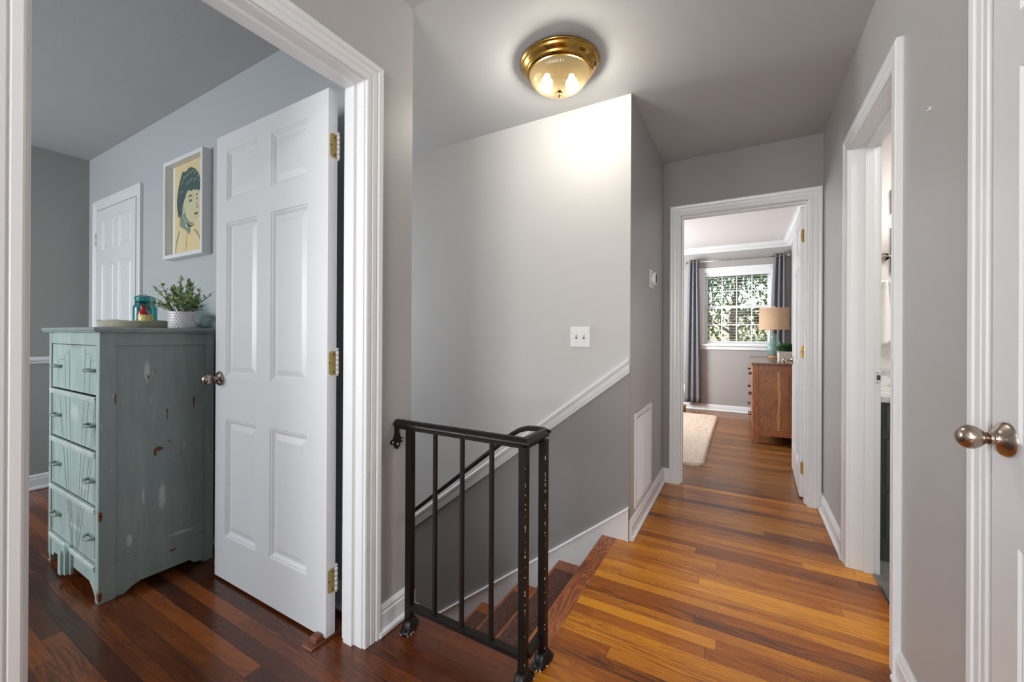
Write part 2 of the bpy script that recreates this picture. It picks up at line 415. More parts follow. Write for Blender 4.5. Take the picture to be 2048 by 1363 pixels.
# six panel door leaf: fn(a, z, d): a from hinge edge, d 0 near face .. T back face
def door_leaf(parent, fn, Wd, Hd, T=.035, name='door_leaf', mat=None, z0=.012):
    b = MB(); k = Wd/.80
    ac = [0, .115*k, .360*k, Wd-.360*k+.03*k, Wd-.115*k+.01*k, Wd]; ac = [0, .117*k, .363*k, .463*k, .709*k, Wd]
    zc = [z0, .208, .735, .925, 1.614, 1.716, 1.938, Hd]
    for side in (0, 1):
        def g(a, z, dep): return fn(a, z, dep if side == 0 else T-dep)
        for i in range(5):
            for j in range(7):
                if i in (1, 3) and j in (1, 3, 5):
                    A0, A1, Z0, Z1 = ac[i], ac[i+1], zc[j], zc[j+1]
                    loops = [(0, 0), (.004, .004), (.009, .004), (.012, .007), (.019, .012), (.024, .012), (.046, .006)]
                    prev = None
                    for ins, dep in loops:
                        q = [g(A0+ins, Z0+ins, dep), g(A1-ins, Z0+ins, dep), g(A1-ins, Z1-ins, dep), g(A0+ins, Z1-ins, dep)]
                        if prev: b.add(prev+q, [(n, (n+1) % 4, 4+(n+1) % 4, 4+n) for n in range(4)])
                        prev = q
                    b.add(prev, [(0, 1, 2, 3)])
                else:
                    b.add([g(ac[i], zc[j], 0), g(ac[i+1], zc[j], 0), g(ac[i+1], zc[j+1], 0), g(ac[i], zc[j+1], 0)], [(0, 1, 2, 3)])
    P = [(0, z0), (Wd, z0), (Wd, Hd), (0, Hd)]
    for i in range(4):
        (a, z), (c, w) = P[i], P[(i+1) % 4]
        b.add([fn(a, z, 0), fn(c, w, 0), fn(c, w, T), fn(a, z, T)], [(0, 1, 2, 3)])
    return b.build(name, mat or DOORW, parent)
EGG = [(0, .0665), (.006, .066), (.012, .0635), (.018, .058), (.0225, .050), (.0248, .041), (.0245, .032), (.0215, .022), (.0165, .012), (.0125, .006), (.0105, .002), (.0100, -.004)]
def knob(parent, base, direction, name='door_knob'):
    d = Vector(direction).normalized(); b = MB(); base = Vector(base)
    b.lathe([(.0325, 0), (.0328, .003), (.032, .005), (.029, .008), (.019, .013), (.0138, .017), (.0120, .021), (.0114, .025)], base, d, 40)
    b.lathe([(.0118, .0225), (.0122, .024), (.0122, .027), (.0105, .0285)], base, d, 32)
    b.lathe([(r*.92, h*.66+.030) for r, h in reversed(EGG)], base, d, 40)
    return b.build(name, NICKEL, parent)
def hinge(parent, fn, z, leafmat=OLDBRASS, flip=1):
    """fn(a, z, d): a=across the edge (0 at pin, + onto the leaf edge), d out of the face"""
    b = MB()
    poly = [(.004, -.044), (.024, -.044), (.031, -.037), (.031, .037), (.024, .044), (.004, .044)]
    b.prism([(a, z+q) for a, q in poly], lambda a, q, d: fn(a, q, d), 0, .002)
    o = b.build('hinge', leafmat, parent)
    for sz in ((-.033, .004), (0, .020), (.031, .005)):
        MB().lathe([(.0034, 0), (.0034, .0008)], fn(sz[1]+.008, z+sz[0], .0018), Vector(fn(0, 0, 1))-Vector(fn(0, 0, 0)), 10).build('screw', SLOT, o)
    b3 = MB()
    for k in range(5):
        b3.lathe([(.0062, 0), (.0062, .0165)], Vector(fn(-.002, z-.044+k*.0178, .003)), (0, 0, 1), 14)
    b3.lathe([(.0035, 0), (.0035, .098), (.0058, .0985), (.0058, .102), (.002, .104)], Vector(fn(-.002, z-.049, .003)), (0, 0, 1), 12)
    b3.build('hinge_pin', NICKELP, o)
    return o
# ------------------------------------------------------------------ setting: floors and ceilings
H = 2.44
XD, XL, XR = -1.177, -.54, .445          # doorway wall, hall left wall, right wall
YS, YF, YB, YC = 2.25, 3.295, 6.773, 1.109
YP = 1.24                                # edge of the stair opening
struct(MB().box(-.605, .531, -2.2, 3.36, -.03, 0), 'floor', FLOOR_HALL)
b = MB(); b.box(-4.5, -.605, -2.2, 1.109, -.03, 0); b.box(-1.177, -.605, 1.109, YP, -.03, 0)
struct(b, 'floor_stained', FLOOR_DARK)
struct(MB().box(-2.6, .6, 3.36, 6.78, -.03, 0), 'floor_bedroom', FLOOR_BED)
struct(MB().box(.535, 2.3, 1.6, 3.26, -.03, .001), 'floor_bathroom', TILE)
struct(MB().box(.529, .537, 1.84, 2.52, -.01, .004), 'trim_threshold', NICKEL)
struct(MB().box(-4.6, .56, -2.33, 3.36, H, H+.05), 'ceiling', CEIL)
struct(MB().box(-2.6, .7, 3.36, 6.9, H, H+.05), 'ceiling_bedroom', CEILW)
struct(MB().box(.56, 2.4, 1.4, 3.36, H, H+.05), 'ceiling_bathroom', CEILW)

# ------------------------------------------------------------------ setting: walls
b = holed_wall(MB(), XD-.105, XD, -2.2, 1.238, 0, H, 'y', [(.195, 1.015, 0, 2.04)])
struct(b, 'wall_left', PAINT_HALL)
b = MB().box(-4.5, XD-.105, YC, 1.238, -.03, H); struct(b, 'wall_left_room_back', PAINT_LROOM)
struct(MB().box(-4.5, XD, YC, 1.238, -2.75, -.03), 'wall_stairwell_near', PAINT_TAUPE)
b = holed_wall(MB(), -4.5, XD-.105, -2.33, -2.2, 0, H, 'x', [(-4.3, -2.7, .8, 2.1)]); struct(b, 'wall_left_room_window', PAINT_LROOM)
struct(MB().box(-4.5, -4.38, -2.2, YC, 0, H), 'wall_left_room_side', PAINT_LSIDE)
b = holed_wall(MB(), XD-.105, XR+.13, -2.33, -2.2, 0, H, 'x', [(-1.05, .35, .8, 2.1)]); struct(b, 'wall_hall_rear', PAINT_HALL)
# stair wall: two paints divided by the sloped rail
SL = .777
zl = lambda x, z0: z0 + SL*(x - XL)
b = MB()
b.prism([(XL-.0002, zl(XL, .957)), (XL-.0002, H), (-4.5, H), (-4.5, zl(-4.5, .957))], lambda a, z, d: (a, YS+d, z), 0, .014, 0)
b.prism([(XL-.0002, 0.0), (XL-.0002, zl(XL, .957)), (-4.5, zl(-4.5, .957)), (-4.5, -2.8), (-.9, -2.8), (-.9, -.3), (XL-.0002, -.3)], lambda a, z, d: (a, YS+d, z), 0, .014, 1)
struct(b, 'wall_stairs', [PAINT_LIGHT, PAINT_TAUPE])
struct(MB().box(XL-.13, XL, YS+.014, YF, -.03, H), 'wall_hall_left', PAINT_HALL)
struct(holed_wall(MB(), -4.6, -4.5, 1.1, YS+.014, -2.8, H, 'y', [(1.35, 2.15, .8, 1.9)]), 'wall_stairwell_end', PAINT_TAUPE)
b = holed_wall(MB(), -2.6, 2.4, YF, YF+.13, 0, H, 'x', [(-.435, .385, 0, 2.04)]); struct(b, 'wall_hall_end', PAINT_TAUPE)
b = holed_wall(MB(), XR, XR+.115, -2.2, YF, 0, H, 'y', [(1.82, 2.54, 0, 2.04), (.40, 1.22, 0, 2.04)]); struct(b, 'wall_right', PAINT_HALL)
struct(MB().box(XR+.10, XR+.13, .3, 1.3, 0, 2.1), 'wall_closet_back', PAINT_HALL)
b = MB(); b.box(.56, 2.3, 3.25, YF, 0, H); b.box(2.3, 2.4, 1.4, YF, 0, H); b.box(.56, 2.4, 1.4, 1.5, 0, H); b.box(.560, .562, 2.54, 3.25, 0, H)
struct(b, 'wall_bathroom', BATHW)
# bedroom shell
b = holed_wall(MB(), -2.6, .69, YB, YB+.13, 0, H, 'x', [(-.535, .345, .985, 2.06)]); struct(b, 'wall_bedroom_window', PAINT_BED)
struct(MB().box(.56, .69, YF+.13, YB, 0, H), 'wall_bedroom_right', PAINT_BED)
b = holed_wall(MB(), -2.6, -2.5, YF+.13, YB, 0, H, 'y', [(4.75, 5.75, .9, 2.1)]); struct(b, 'wall_bedroom_side', PAINT_BED)

# ------------------------------------------------------------------ setting: baseboards and trims
XRp = planeX(XR, -1); XLp = planeX(XL, 1); XDp = planeX(XD, 1)
baseboard('baseboard_left', XDp, 1.063, 1.238, m1=1)
baseboard('baseboard_left_end', planeY(1.238, 1), XD-.1, XD, m1=1)
baseboard('baseboard_left_near', XDp, -2.2, .146)
baseboard('baseboard_hall_left', XLp, YS-.002, YF, m1=-1)
baseboard('baseboard_hall_end', planeY(YF, -1), XL, -.484, m0=1)
baseboard('baseboard_right_far', XRp, 2.59, YF)
baseboard('baseboard_right_mid', XRp, 1.269, 1.771)
baseboard('baseboard_right_near', XRp, -2.2, .35)
baseboard('baseboard_left_room_back', planeY(YC, -1), -3.38, XD-.105)
baseboard('baseboard_left_room_side', planeX(-4.38, 1), -2.2, YC)
baseboard('baseboard_bedroom_window', planeY(YB, -1), -2.5, .56, prof=[(p*.86, q*.8) for p, q in BASE])
baseboard('baseboard_bedroom_right', planeX(.56, -1), 3.43, YB)
CR = [(0,0),(.0,.006),(.008,.012),(.016,.010),(.022,.018),(.030,.020),(.036,.014),(.044,.008),(.050,.004),(.050,0)]
b = MB(); fnl = planeX(-4.38, 1); b.sweep(CR, [lambda w,d: fnl(-2.2, .895+w, d), lambda w,d: fnl(YC, .895+w, d)]); struct(b, 'trim_left_room_chair_rail', WHITE)
# sloped chair rail on the stair wall: vertical section is 8.5 cm tall
CS = [(0,0),(.0,.008),(.008,.011),(.016,.009),(.021,.013),(.052,.013),(.058,.017),(.062,.024),(.078,.026),(.085,.020),(.085,0)]
b = MB(); b.sweep(CS, [lambda w,d: (XL-.0005, YS-d, .914+w), lambda w,d: (-4.4, YS-d, zl(-4.4, .914)+w)]); struct(b, 'trim_stair_chair_rail', WHITE)
# skirt board beside the steps
b = MB()
top = lambda x: zl(x, .178)
b.prism([(XL-.0005, 0), (XL-.0005, top(XL)), (-.71, top(-.71)), (-.71, 0)], lambda a, z, d: (a, YS-d, z), 0, .012)
b.prism([(-.71, top(-.71)), (-4.4, top(-4.4)), (-4.4, top(-4.4)-.5), (-.71, -.40)], lambda a, z, d: (a, YS-d, z), 0, .012)
b.box(-.71, -.69, YS-.012, YS, -.06, -.0)
b.sweep([(-.012, 0), (-.012, .016), (.002, .020), (.010, .016), (.010, 0)], [lambda w,d: (XL-.0005, YS-d, top(XL)+w), lambda w,d: (-4.4, YS-d, top(-4.4)+w)])
b.box(XL-.014, XL-.0005, YS-.016, YS, .0, top(XL)-.006)
b.prism([(-.800, top(-.800)-.004), (-.797, top(-.797)-.004), (-.727, -.13), (-.730, -.13)], lambda a, z, d: (a, YS-d, z), .011, .0128)
struct(b, 'trim_stair_skirt', WHITE)
struct(MB().box(XD, -.69, YP-.004, YP+.012, -.26, -.002), 'trim_landing_fascia', WHITE)
struct(MB().box(XD, -.69, YP, YP+.01, -2.75, -.26), 'wall_below_landing', PAINT_TAUPE)
# bedroom crown
CW = [(0,0),(.002,.092),(.012,.092),(.016,.080),(.034,.066),(.052,.040),(.062,.022),(.074,.018),(.082,.010),(.084,0)]
b = MB()
b.sweep(CW, [lambda w,d: (-2.5, YB-d, H-w), lambda w,d: (.56-d, YB-d, H-w), lambda w,d: (.56-d, 3.43, H-w)])
struct(b, 'trim_bedroom_crown', WHITE)

# ------------------------------------------------------------------ staircase
st = thing('staircase', (-.69, YP, 0), kind='structure')
b = MB(); prof = [(-.605, 0), (-.605, -.028), (-.68, -.028), (-.687, -.0255), (-.692, -.019), (-.693, -.012), (-.690, -.005), (-.684, -.001), (-.678, 0)]
b.prism(prof, lambda a, z, d: (a, d, z), YP, YS-.002); struct(b, 'landing_nosing', NOSE, parent=st)
RUN, RISE = .272, .213
for k in range(1, 12):
    xf, z = -.681-RUN*k, -RISE*k
    b = MB(); pr = [(xf+.31, z), (xf+.31, z-.028), (xf+.013, z-.028), (xf+.005, z-.026), (xf, z-.018), (xf, z-.009), (xf+.005, z-.002), (xf+.012, z)]
    b.prism(pr, lambda a, q, d: (a, d, q), YP+.012, YS-.012); struct(b, 'tread', TREADW, parent=st)
for k in range(0, 12):
    xf, z = -.681-RUN*k, -RISE*k
    struct(MB().box(xf+.022, xf+.04, YP+.012, YS-.012, z-RISE, z-.028), 'riser', TREADW, parent=st)

# ------------------------------------------------------------------ doors of the setting
STOPX = .035
# door_1: left room, leaf swung fully open
d1 = thing('door_1', (-1.31, .99, 0), kind='structure')
b = MB(); casing(b, XDp, .215-.005, .995+.005, 0, 2.02+.005); 
casing(b, planeX(XD-.105, -1), .180, 1.035, 0, 2.050, prof=[(p, q*.6) for p, q in CAS]); struct(b, 'door_casing', WHITE, parent=d1)
b = MB()
b.box(XD-.105, XD, .995, 1.015, 0, 2.04); b.box(XD-.105, XD, .195, .215, 0, 2.04); b.box(XD-.105, XD, .215, .995, 2.02, 2.04)
b.box(-1.262, -1.217, .984, .995, 0, 2.02); b.box(-1.262, -1.217, .215, .226, 0, 2.02); b.box(-1.262, -1.217, .226, .984, 2.009, 2.02)
struct(b, 'door_jamb', WHITE, .0015, parent=d1)
lf = door_leaf(d1, lambda a, z, d: (-1.316-a, .954+d, z), .797, 2.015, .038)
hg = lambda a, z, d: (-1.316+d, .992-a, z)
for z in (1.812, 1.012, .212): hinge(lf, hg, z)
knob(lf, (-1.316-.738-.02, .954, .914), (0, -1, 0)); knob(lf, (-1.316-.738-.02, .992, .914), (0, 1, 0))
# door_2: far bedroom door, swung into the bedroom
d2 = thing('door_2', (.365, 3.43, 0), kind='structure')
FP = planeY(YF, -1)
b = MB(); casing(b, FP, -.420, .370, 0, 2.02+.003); casing(b, planeY(YF+.13, 1), -.420, .370, 0, 2.023); struct(b, 'door_casing', WHITE, parent=d2)
b = MB()
b.box(-.435, -.415, YF, YF+.13, 0, 2.04); b.box(.365, .385, YF, YF+.13, 0, 2.04); b.box(-.415, .365, YF, YF+.13, 2.02, 2.04)
b.box(-.415, -.404, YF+.03, YF+.09, 0, 2.02); b.box(.354, .365, YF+.03, YF+.09, 0, 2.02); b.box(-.404, .354, YF+.03, YF+.09, 2.009, 2.02)
struct(b, 'door_jamb', WHITE, .0015, parent=d2)
ca, sa = math.cos(math.radians(1.6)), math.sin(math.radians(1.6))
lf2 = door_leaf(d2, lambda a, z, d: (.337 + a*sa + d*ca, 3.432 + a*ca - d*sa, z), .765, 2.015, .036)
for z in (1.812, 1.012, .212): hinge(lf2, lambda a, z, d: (.373-a, 3.432-d, z), z, BRASS)
knob(lf2, (.337+.70*sa, 3.432+.70, .914), (-1, 0, 0))
# door_3: bathroom doorway on the right wall, its leaf out of sight
d3 = thing('door_3', (XR, 2.18, 0), kind='structure')
b = MB(); casing(b, XRp, 1.838, 2.525, 0, 2.023); casing(b, planeX(XR+.115, 1), 1.80, 2.58, 0, 2.05, prof=[(p, q*.4) for p, q in CAS]); struct(b, 'door_casing', WHITE, parent=d3)
b = MB()
b.box(XR, XR+.115, 1.82, 1.84, 0, 2.04); b.box(XR, XR+.115, 2.52, 2.54, 0, 2.04); b.box(XR, XR+.115, 1.84, 2.52, 2.02, 2.04)
b.box(.499, .535, 2.509, 2.52, 0, 2.02); b.box(.499, .535, 1.84, 1.851, 0, 2.02); b.box(.499, .535, 1.851, 2.509, 2.009, 2.02)
struct(b, 'door_jamb', WHITE, .0015, parent=d3)
b = MB(); b.prism([(.537, -.030), (.562, -.030), (.558, -.026), (.5605, -.018), (.5605, .018), (.558, .026), (.562, .030), (.537, .030)], lambda a, z, d: (a, 2.52-d, .925+z), 0, .002)
sp = b.build('strike_plate', NICKELP, d3)
b = MB(); b.box(.545, .558, 2.5172, 2.5178, .914, .938); b.box(.545, .549, 2.5172, 2.5178, .946, .950); b.box(.545, .549, 2.5172, 2.5178, .900, .904)
b.build('latch_hole', SLOT, sp)
# door_4: closet door on the right beside the camera, standing nearly closed
d4 = thing('door_4', (XR, .8, 0), kind='structure')
b = MB(); casing(b, XRp, .415, 1.205, 0, 2.023); struct(b, 'door_casing', WHITE, parent=d4)
b = MB(); b.box(XR, XR+.10, .40, .42, 0, 2.04); b.box(XR, XR+.10, 1.20, 1.22, 0, 2.04); b.box(XR, XR+.10, .42, 1.20, 2.02, 2.04)
struct(b, 'door_jamb', WHITE, parent=d4)
# the leaf hangs from its near edge; the latch edge stands a little proud
lf4 = door_leaf(d4, lambda a, z, d: (.442 - .008*a/.76 + d, .428 + a, z), .760, 2.015, .035)
knob(lf4, (.434, 1.134, .926), (-1, -.18, 0.02))
b = MB(); b.prism([(.437, -.028), (.466, -.028), (.466, .028), (.446, .028), (.437, .018)], lambda a, z, d: (a, 1.20-d, .925+z), 0, .0025); b.build('strike_plate', NICKEL, d4)
# door_5: closed closet door in the left room
d5 = thing('door_5', (-3.8, YC, 0), kind='structure')
b = MB(); fb = planeY(YC, -1); casing(b, fb, -4.172, -3.462, 0, 2.02); struct(b, 'door_casing', WHITE, parent=d5)
lf5 = door_leaf(d5, lambda a, z, d: (-4.167+a, YC-.0145+d, z), .700, 2.012, .014)
b = MB()
for z in (1.76, .25):
    b.lathe([(.006, 0), (.006, .09)], (-4.170, YC-.020, z), (0, 0, 1), 12); b.box(-4.166, -4.150, YC-.017, YC-.0145, z, z+.09); b.box(-4.19, -4.174, YC-.021, YC-.018, z, z+.09)
b.build('hinge', NICKELP, lf5)

# ------------------------------------------------------------------ windows of the setting
def window(name, fn, a0, a1, z0, z1, cols, rows_up, rows_lo, meet, case=True):
    w = thing(name, fn((a0+a1)/2, z0, 0), kind='structure'); fr = MB()
    def bar(p, q, r, s, d0, d1, bb):
        v = [fn(p, r, d0), fn(q, r, d0), fn(q, s, d0), fn(p, s, d0), fn(p, r, d1), fn(q, r, d1), fn(q, s, d1), fn(p, s, d1)]
        bb.add(v, [(0,3,2,1),(4,5,6,7),(0,1,5,4),(1,2,6,5),(2,3,7,6),(3,0,4,7)])
    bar(a0, a0+.02, z0, z1, -.13, 0, fr); bar(a1-.02, a1, z0, z1, -.13, 0, fr); bar(a0+.02, a1-.02, z1-.02, z1, -.13, 0, fr); bar(a0+.02, a1-.02, z0, z0+.02, -.13, 0, fr)
    if case:
        casing(fr, fn, a0, a1, z0, z1, CAS)
    struct(fr, 'window_frame', WHITE, parent=w)
    if case:
        si = MB(); bar(a0-.085, a1+.085, z0-.018, z0+.006, -.02, .045, si); bar(a0-.07, a1+.07, z0-.072, z0-.018, 0, .018, si); struct(si, 'window_sill', WHITE, .003, parent=w)
    for nm, s0, s1, dd, rows in (('upper_sash', meet-.015, z1-.02, -.10, rows_up), ('lower_sash', z0+.02, meet+.02, -.07, rows_lo)):
        s = MB(); A0, A1 = a0+.02, a1-.02
        bar(A0, A0+.035, s0, s1, dd, dd+.03, s); bar(A1-.035, A1, s0, s1, dd, dd+.03, s); bar(A0+.035, A1-.035, s0, s0+.035, dd, dd+.03, s); bar(A0+.035, A1-.035, s1-.035, s1, dd, dd+.03, s)
        for i in range(1, cols):
            c = A0+.035+(A1-A0-.07)*i/cols; bar(c-.008, c+.008, s0+.035, s1-.035, dd+.006, dd+.024, s)
        for i in range(1, rows):
            c = s0+.035+(s1-s0-.07)*i/rows; bar(A0+.035, A1-.035, c-.008, c+.008, dd+.007, dd+.023, s)
        so = struct(s, nm, WHITE, parent=w)
        g = MB(); bar(A0+.03, A1-.03, s0+.03, s1-.03, dd+.013, dd+.016, g); g.build('pane', PANE, so)
    return w
window('window_1', planeY(YB, -1), -.535, .345, .985, 2.06, 4, 2, 2, 1.54)
window('added_hall_window', planeY(-2.2, 1), -1.05, .35, .8, 2.1, 4, 2, 2, 1.45)  # added window behind the camera, holds the hall fill light
window('window_3', planeY(-2.2, 1), -4.3, -2.7, .8, 2.1, 4, 2, 2, 1.45)
window('added_stair_window', planeX(-4.5, 1), 1.35, 2.15, .8, 1.9, 2, 2, 2, 1.35)  # unseen window added at the stairwell end for its fill light
window('window_4', planeX(-2.5, 1), 4.75, 5.75, .9, 2.1, 3, 2, 2, 1.5)
# ------------------------------------------------------------------ iron railing at the stair head
RX1, RX2, RY1, RY2 = -1.103, -.613, 1.158, 1.268     # far-left post, corner post, return post
rl = thing('iron_railing', (RX2, RY1, 0), 'low black iron stair railing with chipped paint at the stair head', 'railing')
def post(x, y, w, z0, z1, name):
    c = .0013; q = w/2
    b = MB().prism([(-q+c, -q), (q-c, -q), (q, -q+c), (q, q-c), (q-c, q), (-q+c, q), (-q, q-c), (-q, -q+c)], lambda p, r, d: (x+p, y+r, d), z0, z1)
    if name == 'post' and x > -1:
        rp = random.Random(int(y*1000))
        for _ in range(34):
            zz = z0+.05+(z1-z0-.1)*rp.random()**.8; hh = rp.choice((.001, .002, .004, .007))*rp.uniform(.6, 1.4)
            b.box(x+w/2-rp.uniform(.001, .0022), x+w/2+.0001, y-w/2-.0001, y-w/2+rp.uniform(.0008, .0018), zz, zz+hh, 1)
    return b.build(name, [IRON, CHIP], rl)
for x, y in ((RX1, RY1), (RX2, RY1), (RX2+.018, RY2)):
    post(x, y, .027, 0.0, .762, 'post')
for i in range(1, 4): post(RX1+(RX2-RX1)*i/4, RY1, .0135, .095, .76, 'baluster')
b = MB().box(RX1, RX2, RY1-.013, RY1+.013, .078, .096); b.build('bottom_rail', IRON, rl, .001)
b = MB().box(RX2-.004, RX2+.022, RY1+.01, RY2, .078, .096); b.build('bottom_rail', IRON, rl, .001)
# moulded cap rail
cap = [(-.0215, .768), (-.0225, .773), (-.021, .779), (-.015, .783), (-.010, .788), (0, .790), (.010, .788), (.015, .783), (.021, .779), (.0225, .773), (.0215, .768)]
b = MB()
n = len(cap)
st1 = [lambda w, z: (XD+.004, RY1+w, z), lambda w, z: (RX2+w*-1+.004, RY1+w, z), lambda w, z: (RX2+.004-w, RY2+.028, z)]
vs = [f(w, z) for f in st1 for w, z in cap]
b.add(vs, [(k*n+i, k*n+(i+1) % n, (k+1)*n+(i+1) % n, (k+1)*n+i) for k in range(2) for i in range(n)]); b.add(vs[:n], [tuple(range(n))]); b.add(vs[-n:], [tuple(range(n))])
b.box(XD+.02, RX2, RY1-.011, RY1+.011, .755, .769); b.box(RX2-.007, RX2+.015, RY1, RY2+.012, .755, .769)
b.build('top_rail', IRON, rl, .0012)
# handrail running down the stairs, curling off the return
HY = RY2+.055
path = [(RX2+.012, HY-.022, .779), (RX2-.01, HY-.006, .781), (RX2-.04, HY, .781), (RX2-.075, HY, .778), (RX2-.105, HY, .768), (RX2-.135, HY, .750)]
for k in range(1, 30): path.append((RX2-.135-.12*k, HY, .750-.12*k*.80))
b = MB(); b.tube(path, .021, 8, flat=(1.0, .45), upv=(0, .0001, 1), smooth=False); b.build('handrail', IRON, rl)
def shoe(x, y, ang=0):
    b = MB(); c, s = math.cos(ang), math.sin(ang)
    f = lambda a, bb, z: (x+a*c-bb*s, y+a*s+bb*c, z)
    loops = [(.022, .045, 0), (.024, .047, .004), (.024, .047, .010), (.021, .034, .014), (.0205, .026, .034), (.017, .021, .040), (.0145, .0145, .043)]
    vs = []
    for hx, hy, z in loops:
        for i in range(16):
            t = 2*pi*(i+.5)/16; e = .45
            vs.append(f(hx*math.copysign(abs(math.cos(t))**e, math.cos(t)), hy*math.copysign(abs(math.sin(t))**e, math.sin(t)), z))
    m = len(loops)
    b.add(vs, [(k*16+i, k*16+(i+1) % 16, (k+1)*16+(i+1) % 16, (k+1)*16+i) for k in range(m-1) for i in range(16)], 0, True)
    b.add(vs[:16], [tuple(range(16))]); b.add(vs[-16:], [tuple(range(16))])
    for q in (-1, 1):
        b.lathe([(.0065, 0), (.0065, .004), (.003, .0065)], f(0, q*.036, .010), (0, 0, 1), 10)
    r2 = random.Random(int(x*1000)); b2 = b
    for _ in range(16):
        t = r2.uniform(0, 2*pi); b2.sphere(f(.0235*math.copysign(abs(math.cos(t))**.45, math.cos(t)), .0465*math.copysign(abs(math.sin(t))**.45, math.sin(t)), r2.uniform(.001, .008)), r2.uniform(.0015, .004), 6, 4, 1)
    b.build('post_shoe', [IRON, CHIP], rl)
shoe(RX1, RY1, .35); shoe(RX2, RY1, -.05); shoe(RX2+.018, RY2, -.1)
# scalloped wall bracket under the cap rail
b = MB()
poly = [(-.012, 0), (.012, 0), (.011, -.030), (.018, -.052), (.031, -.058), (.035, -.066), (.028, -.074), (.016, -.074), (.012, -.088), (0, -.096), (-.012, -.088), (-.016, -.074), (-.028, -.074), (-.035, -.066), (-.031, -.058), (-.018, -.052), (-.011, -.030)]
b.prism([(a, z+.768) for a, z in poly], lambda a, z, d: (XD+d, RY1+a, z), .0005, .006)
br = b.build('wall_bracket', IRON, rl, .001)
for a, z in ((0, -.076), (-.024, -.065), (.024, -.065)): MB().lathe([(.006, 0), (.0055, .003), (.002, .005)], (XD+.006, RY1+a, .768+z), (1, 0, 0), 12).build('screw', NICKEL, br)

# ------------------------------------------------------------------ stair tread mats
MATM = None
def _mm():
    n = N('ribbed_rust_brown_mat'); P = n.pos(); x, y, z = n.xyz(P)[:3]
    w = n.math('SINE', n.math('MULTIPLY', x, 2*pi/.011)); v = n.math('SINE', n.math('MULTIPLY', y, 2*pi/.009))
    h = n.math('MULTIPLY', n.math('ADD', w, 1), n.math('ADD', v, 1.6)); s = n.noise(P, 90, 3, .7)
    c = n.mix(n.math('MULTIPLY', h, .25), sr(50, 24, 16), sr(112, 62, 44)); c = n.mix(n.math('MULTIPLY', n.step(s, .5, .7), .5), c, sr(150, 104, 84))
    return n.pbr(c, .6, normal=n.bump(h, .6, .002))
MATM = _mm()
tops = ['top', 'second', 'third', 'fourth', 'fifth', 'sixth', 'seventh']
for k in range(1, 6):
    xf, z = -.681-RUN*k, -RISE*k
    b = MB().box(xf+.022, xf+.255, YP+.07, YS-.105, z+.0004, z+.0034)
    b.build('stair_tread_mat', MATM, bevel=.001, label=('ribbed rust brown mat on the %s step below the landing' % tops[k-1].replace('top', 'first')), cat='mat', group='ribbed mats on the stair treads')

# ------------------------------------------------------------------ ceiling light
LX, LY = -.785, 1.83
cl = thing('ceiling_light', (LX, LY, H), 'round polished brass flush ceiling light with ribbed glass bowl', 'lamp')
b = MB(); b.lathe([(.060, 0), (.186, 0), (.191, -.004), (.192, -.010), (.187, -.014), (.183, -.016), (.183, -.022), (.176, -.030), (.166, -.038), (.163, -.041), (.163, -.047), (.157, -.052), (.150, -.056), (.143, -.058), (.142, -.052), (.120, -.046)], (LX, LY, H), (0, 0, 1), 72)
b.build('brass_ring', BRASS, cl)
pf = [(.1435, -.050), (.1420, -.064), (.136, -.080), (.126, -.096), (.110, -.112), (.089, -.125), (.063, -.134), (.034, -.139), (.010, -.141)]
b = MB(); b.lathe(pf[::-1], (LX, LY, H), (0, 0, 1), 240, rfn=lambda i, k: 1+.010*math.cos(2*pi*i/3)*(1 if k > 1 else .3))
b.build('glass_bowl', DOME, cl, fix=False)
b = MB(); b.lathe([(.002, -.132), (.016, -.136), (.0165, -.139), (.012, -.143), (.0075, -.147), (.0065, -.151), (.008, -.155), (.0065, -.160), (.003, -.164), (.0022, -.168), (.0005, -.170)], (LX, LY, H), (0, 0, 1), 28)
b.build('finial', BRASS, cl)
for sx, sy in ((.052, .030), (-.052, -.030)):
    b = MB(); b.sphere((LX+sx, LY+sy, H-.100), .029, 20, 12, sc=(1, 1, 1.05)); b.build('bulb', BULB, cl)
    pl_ = bpy.data.lights.new('bulb_light', 'POINT'); pl_.energy = 11; pl_.color = (.90, .97, 1.22); pl_.shadow_soft_size = .02
    po = bpy.data.objects.new('bulb_light', pl_); COL.objects.link(po); po.location = (LX+sx, LY+sy, H-.100); po.parent = cl; po.location = (sx, sy, -.108)
    b = MB(); b.lathe([(.013, -.053), (.013, -.062)], (LX+sx, LY+sy, H), (0, 0, 1), 16); b.build('socket', PLASTIC, cl)

b = MB(); b.lathe([(.002, -.052), (.09, -.053), (.1425, -.057)], (LX, LY, H), (0, 0, 1), 48); b.build('reflector_pan', plain('dark_bronze_pan', (.003, .0018, .0006), .6, amt=.05, Specular_IOR_Level=.0), cl)

cl_fill = copy_tree(cl, loc=(-.40, -.60, H))  # added unseen copy behind the camera to brighten the hall
cl_fill['group'] = 'brass ceiling lights along the hall'; cl['group'] = 'brass ceiling lights along the hall'

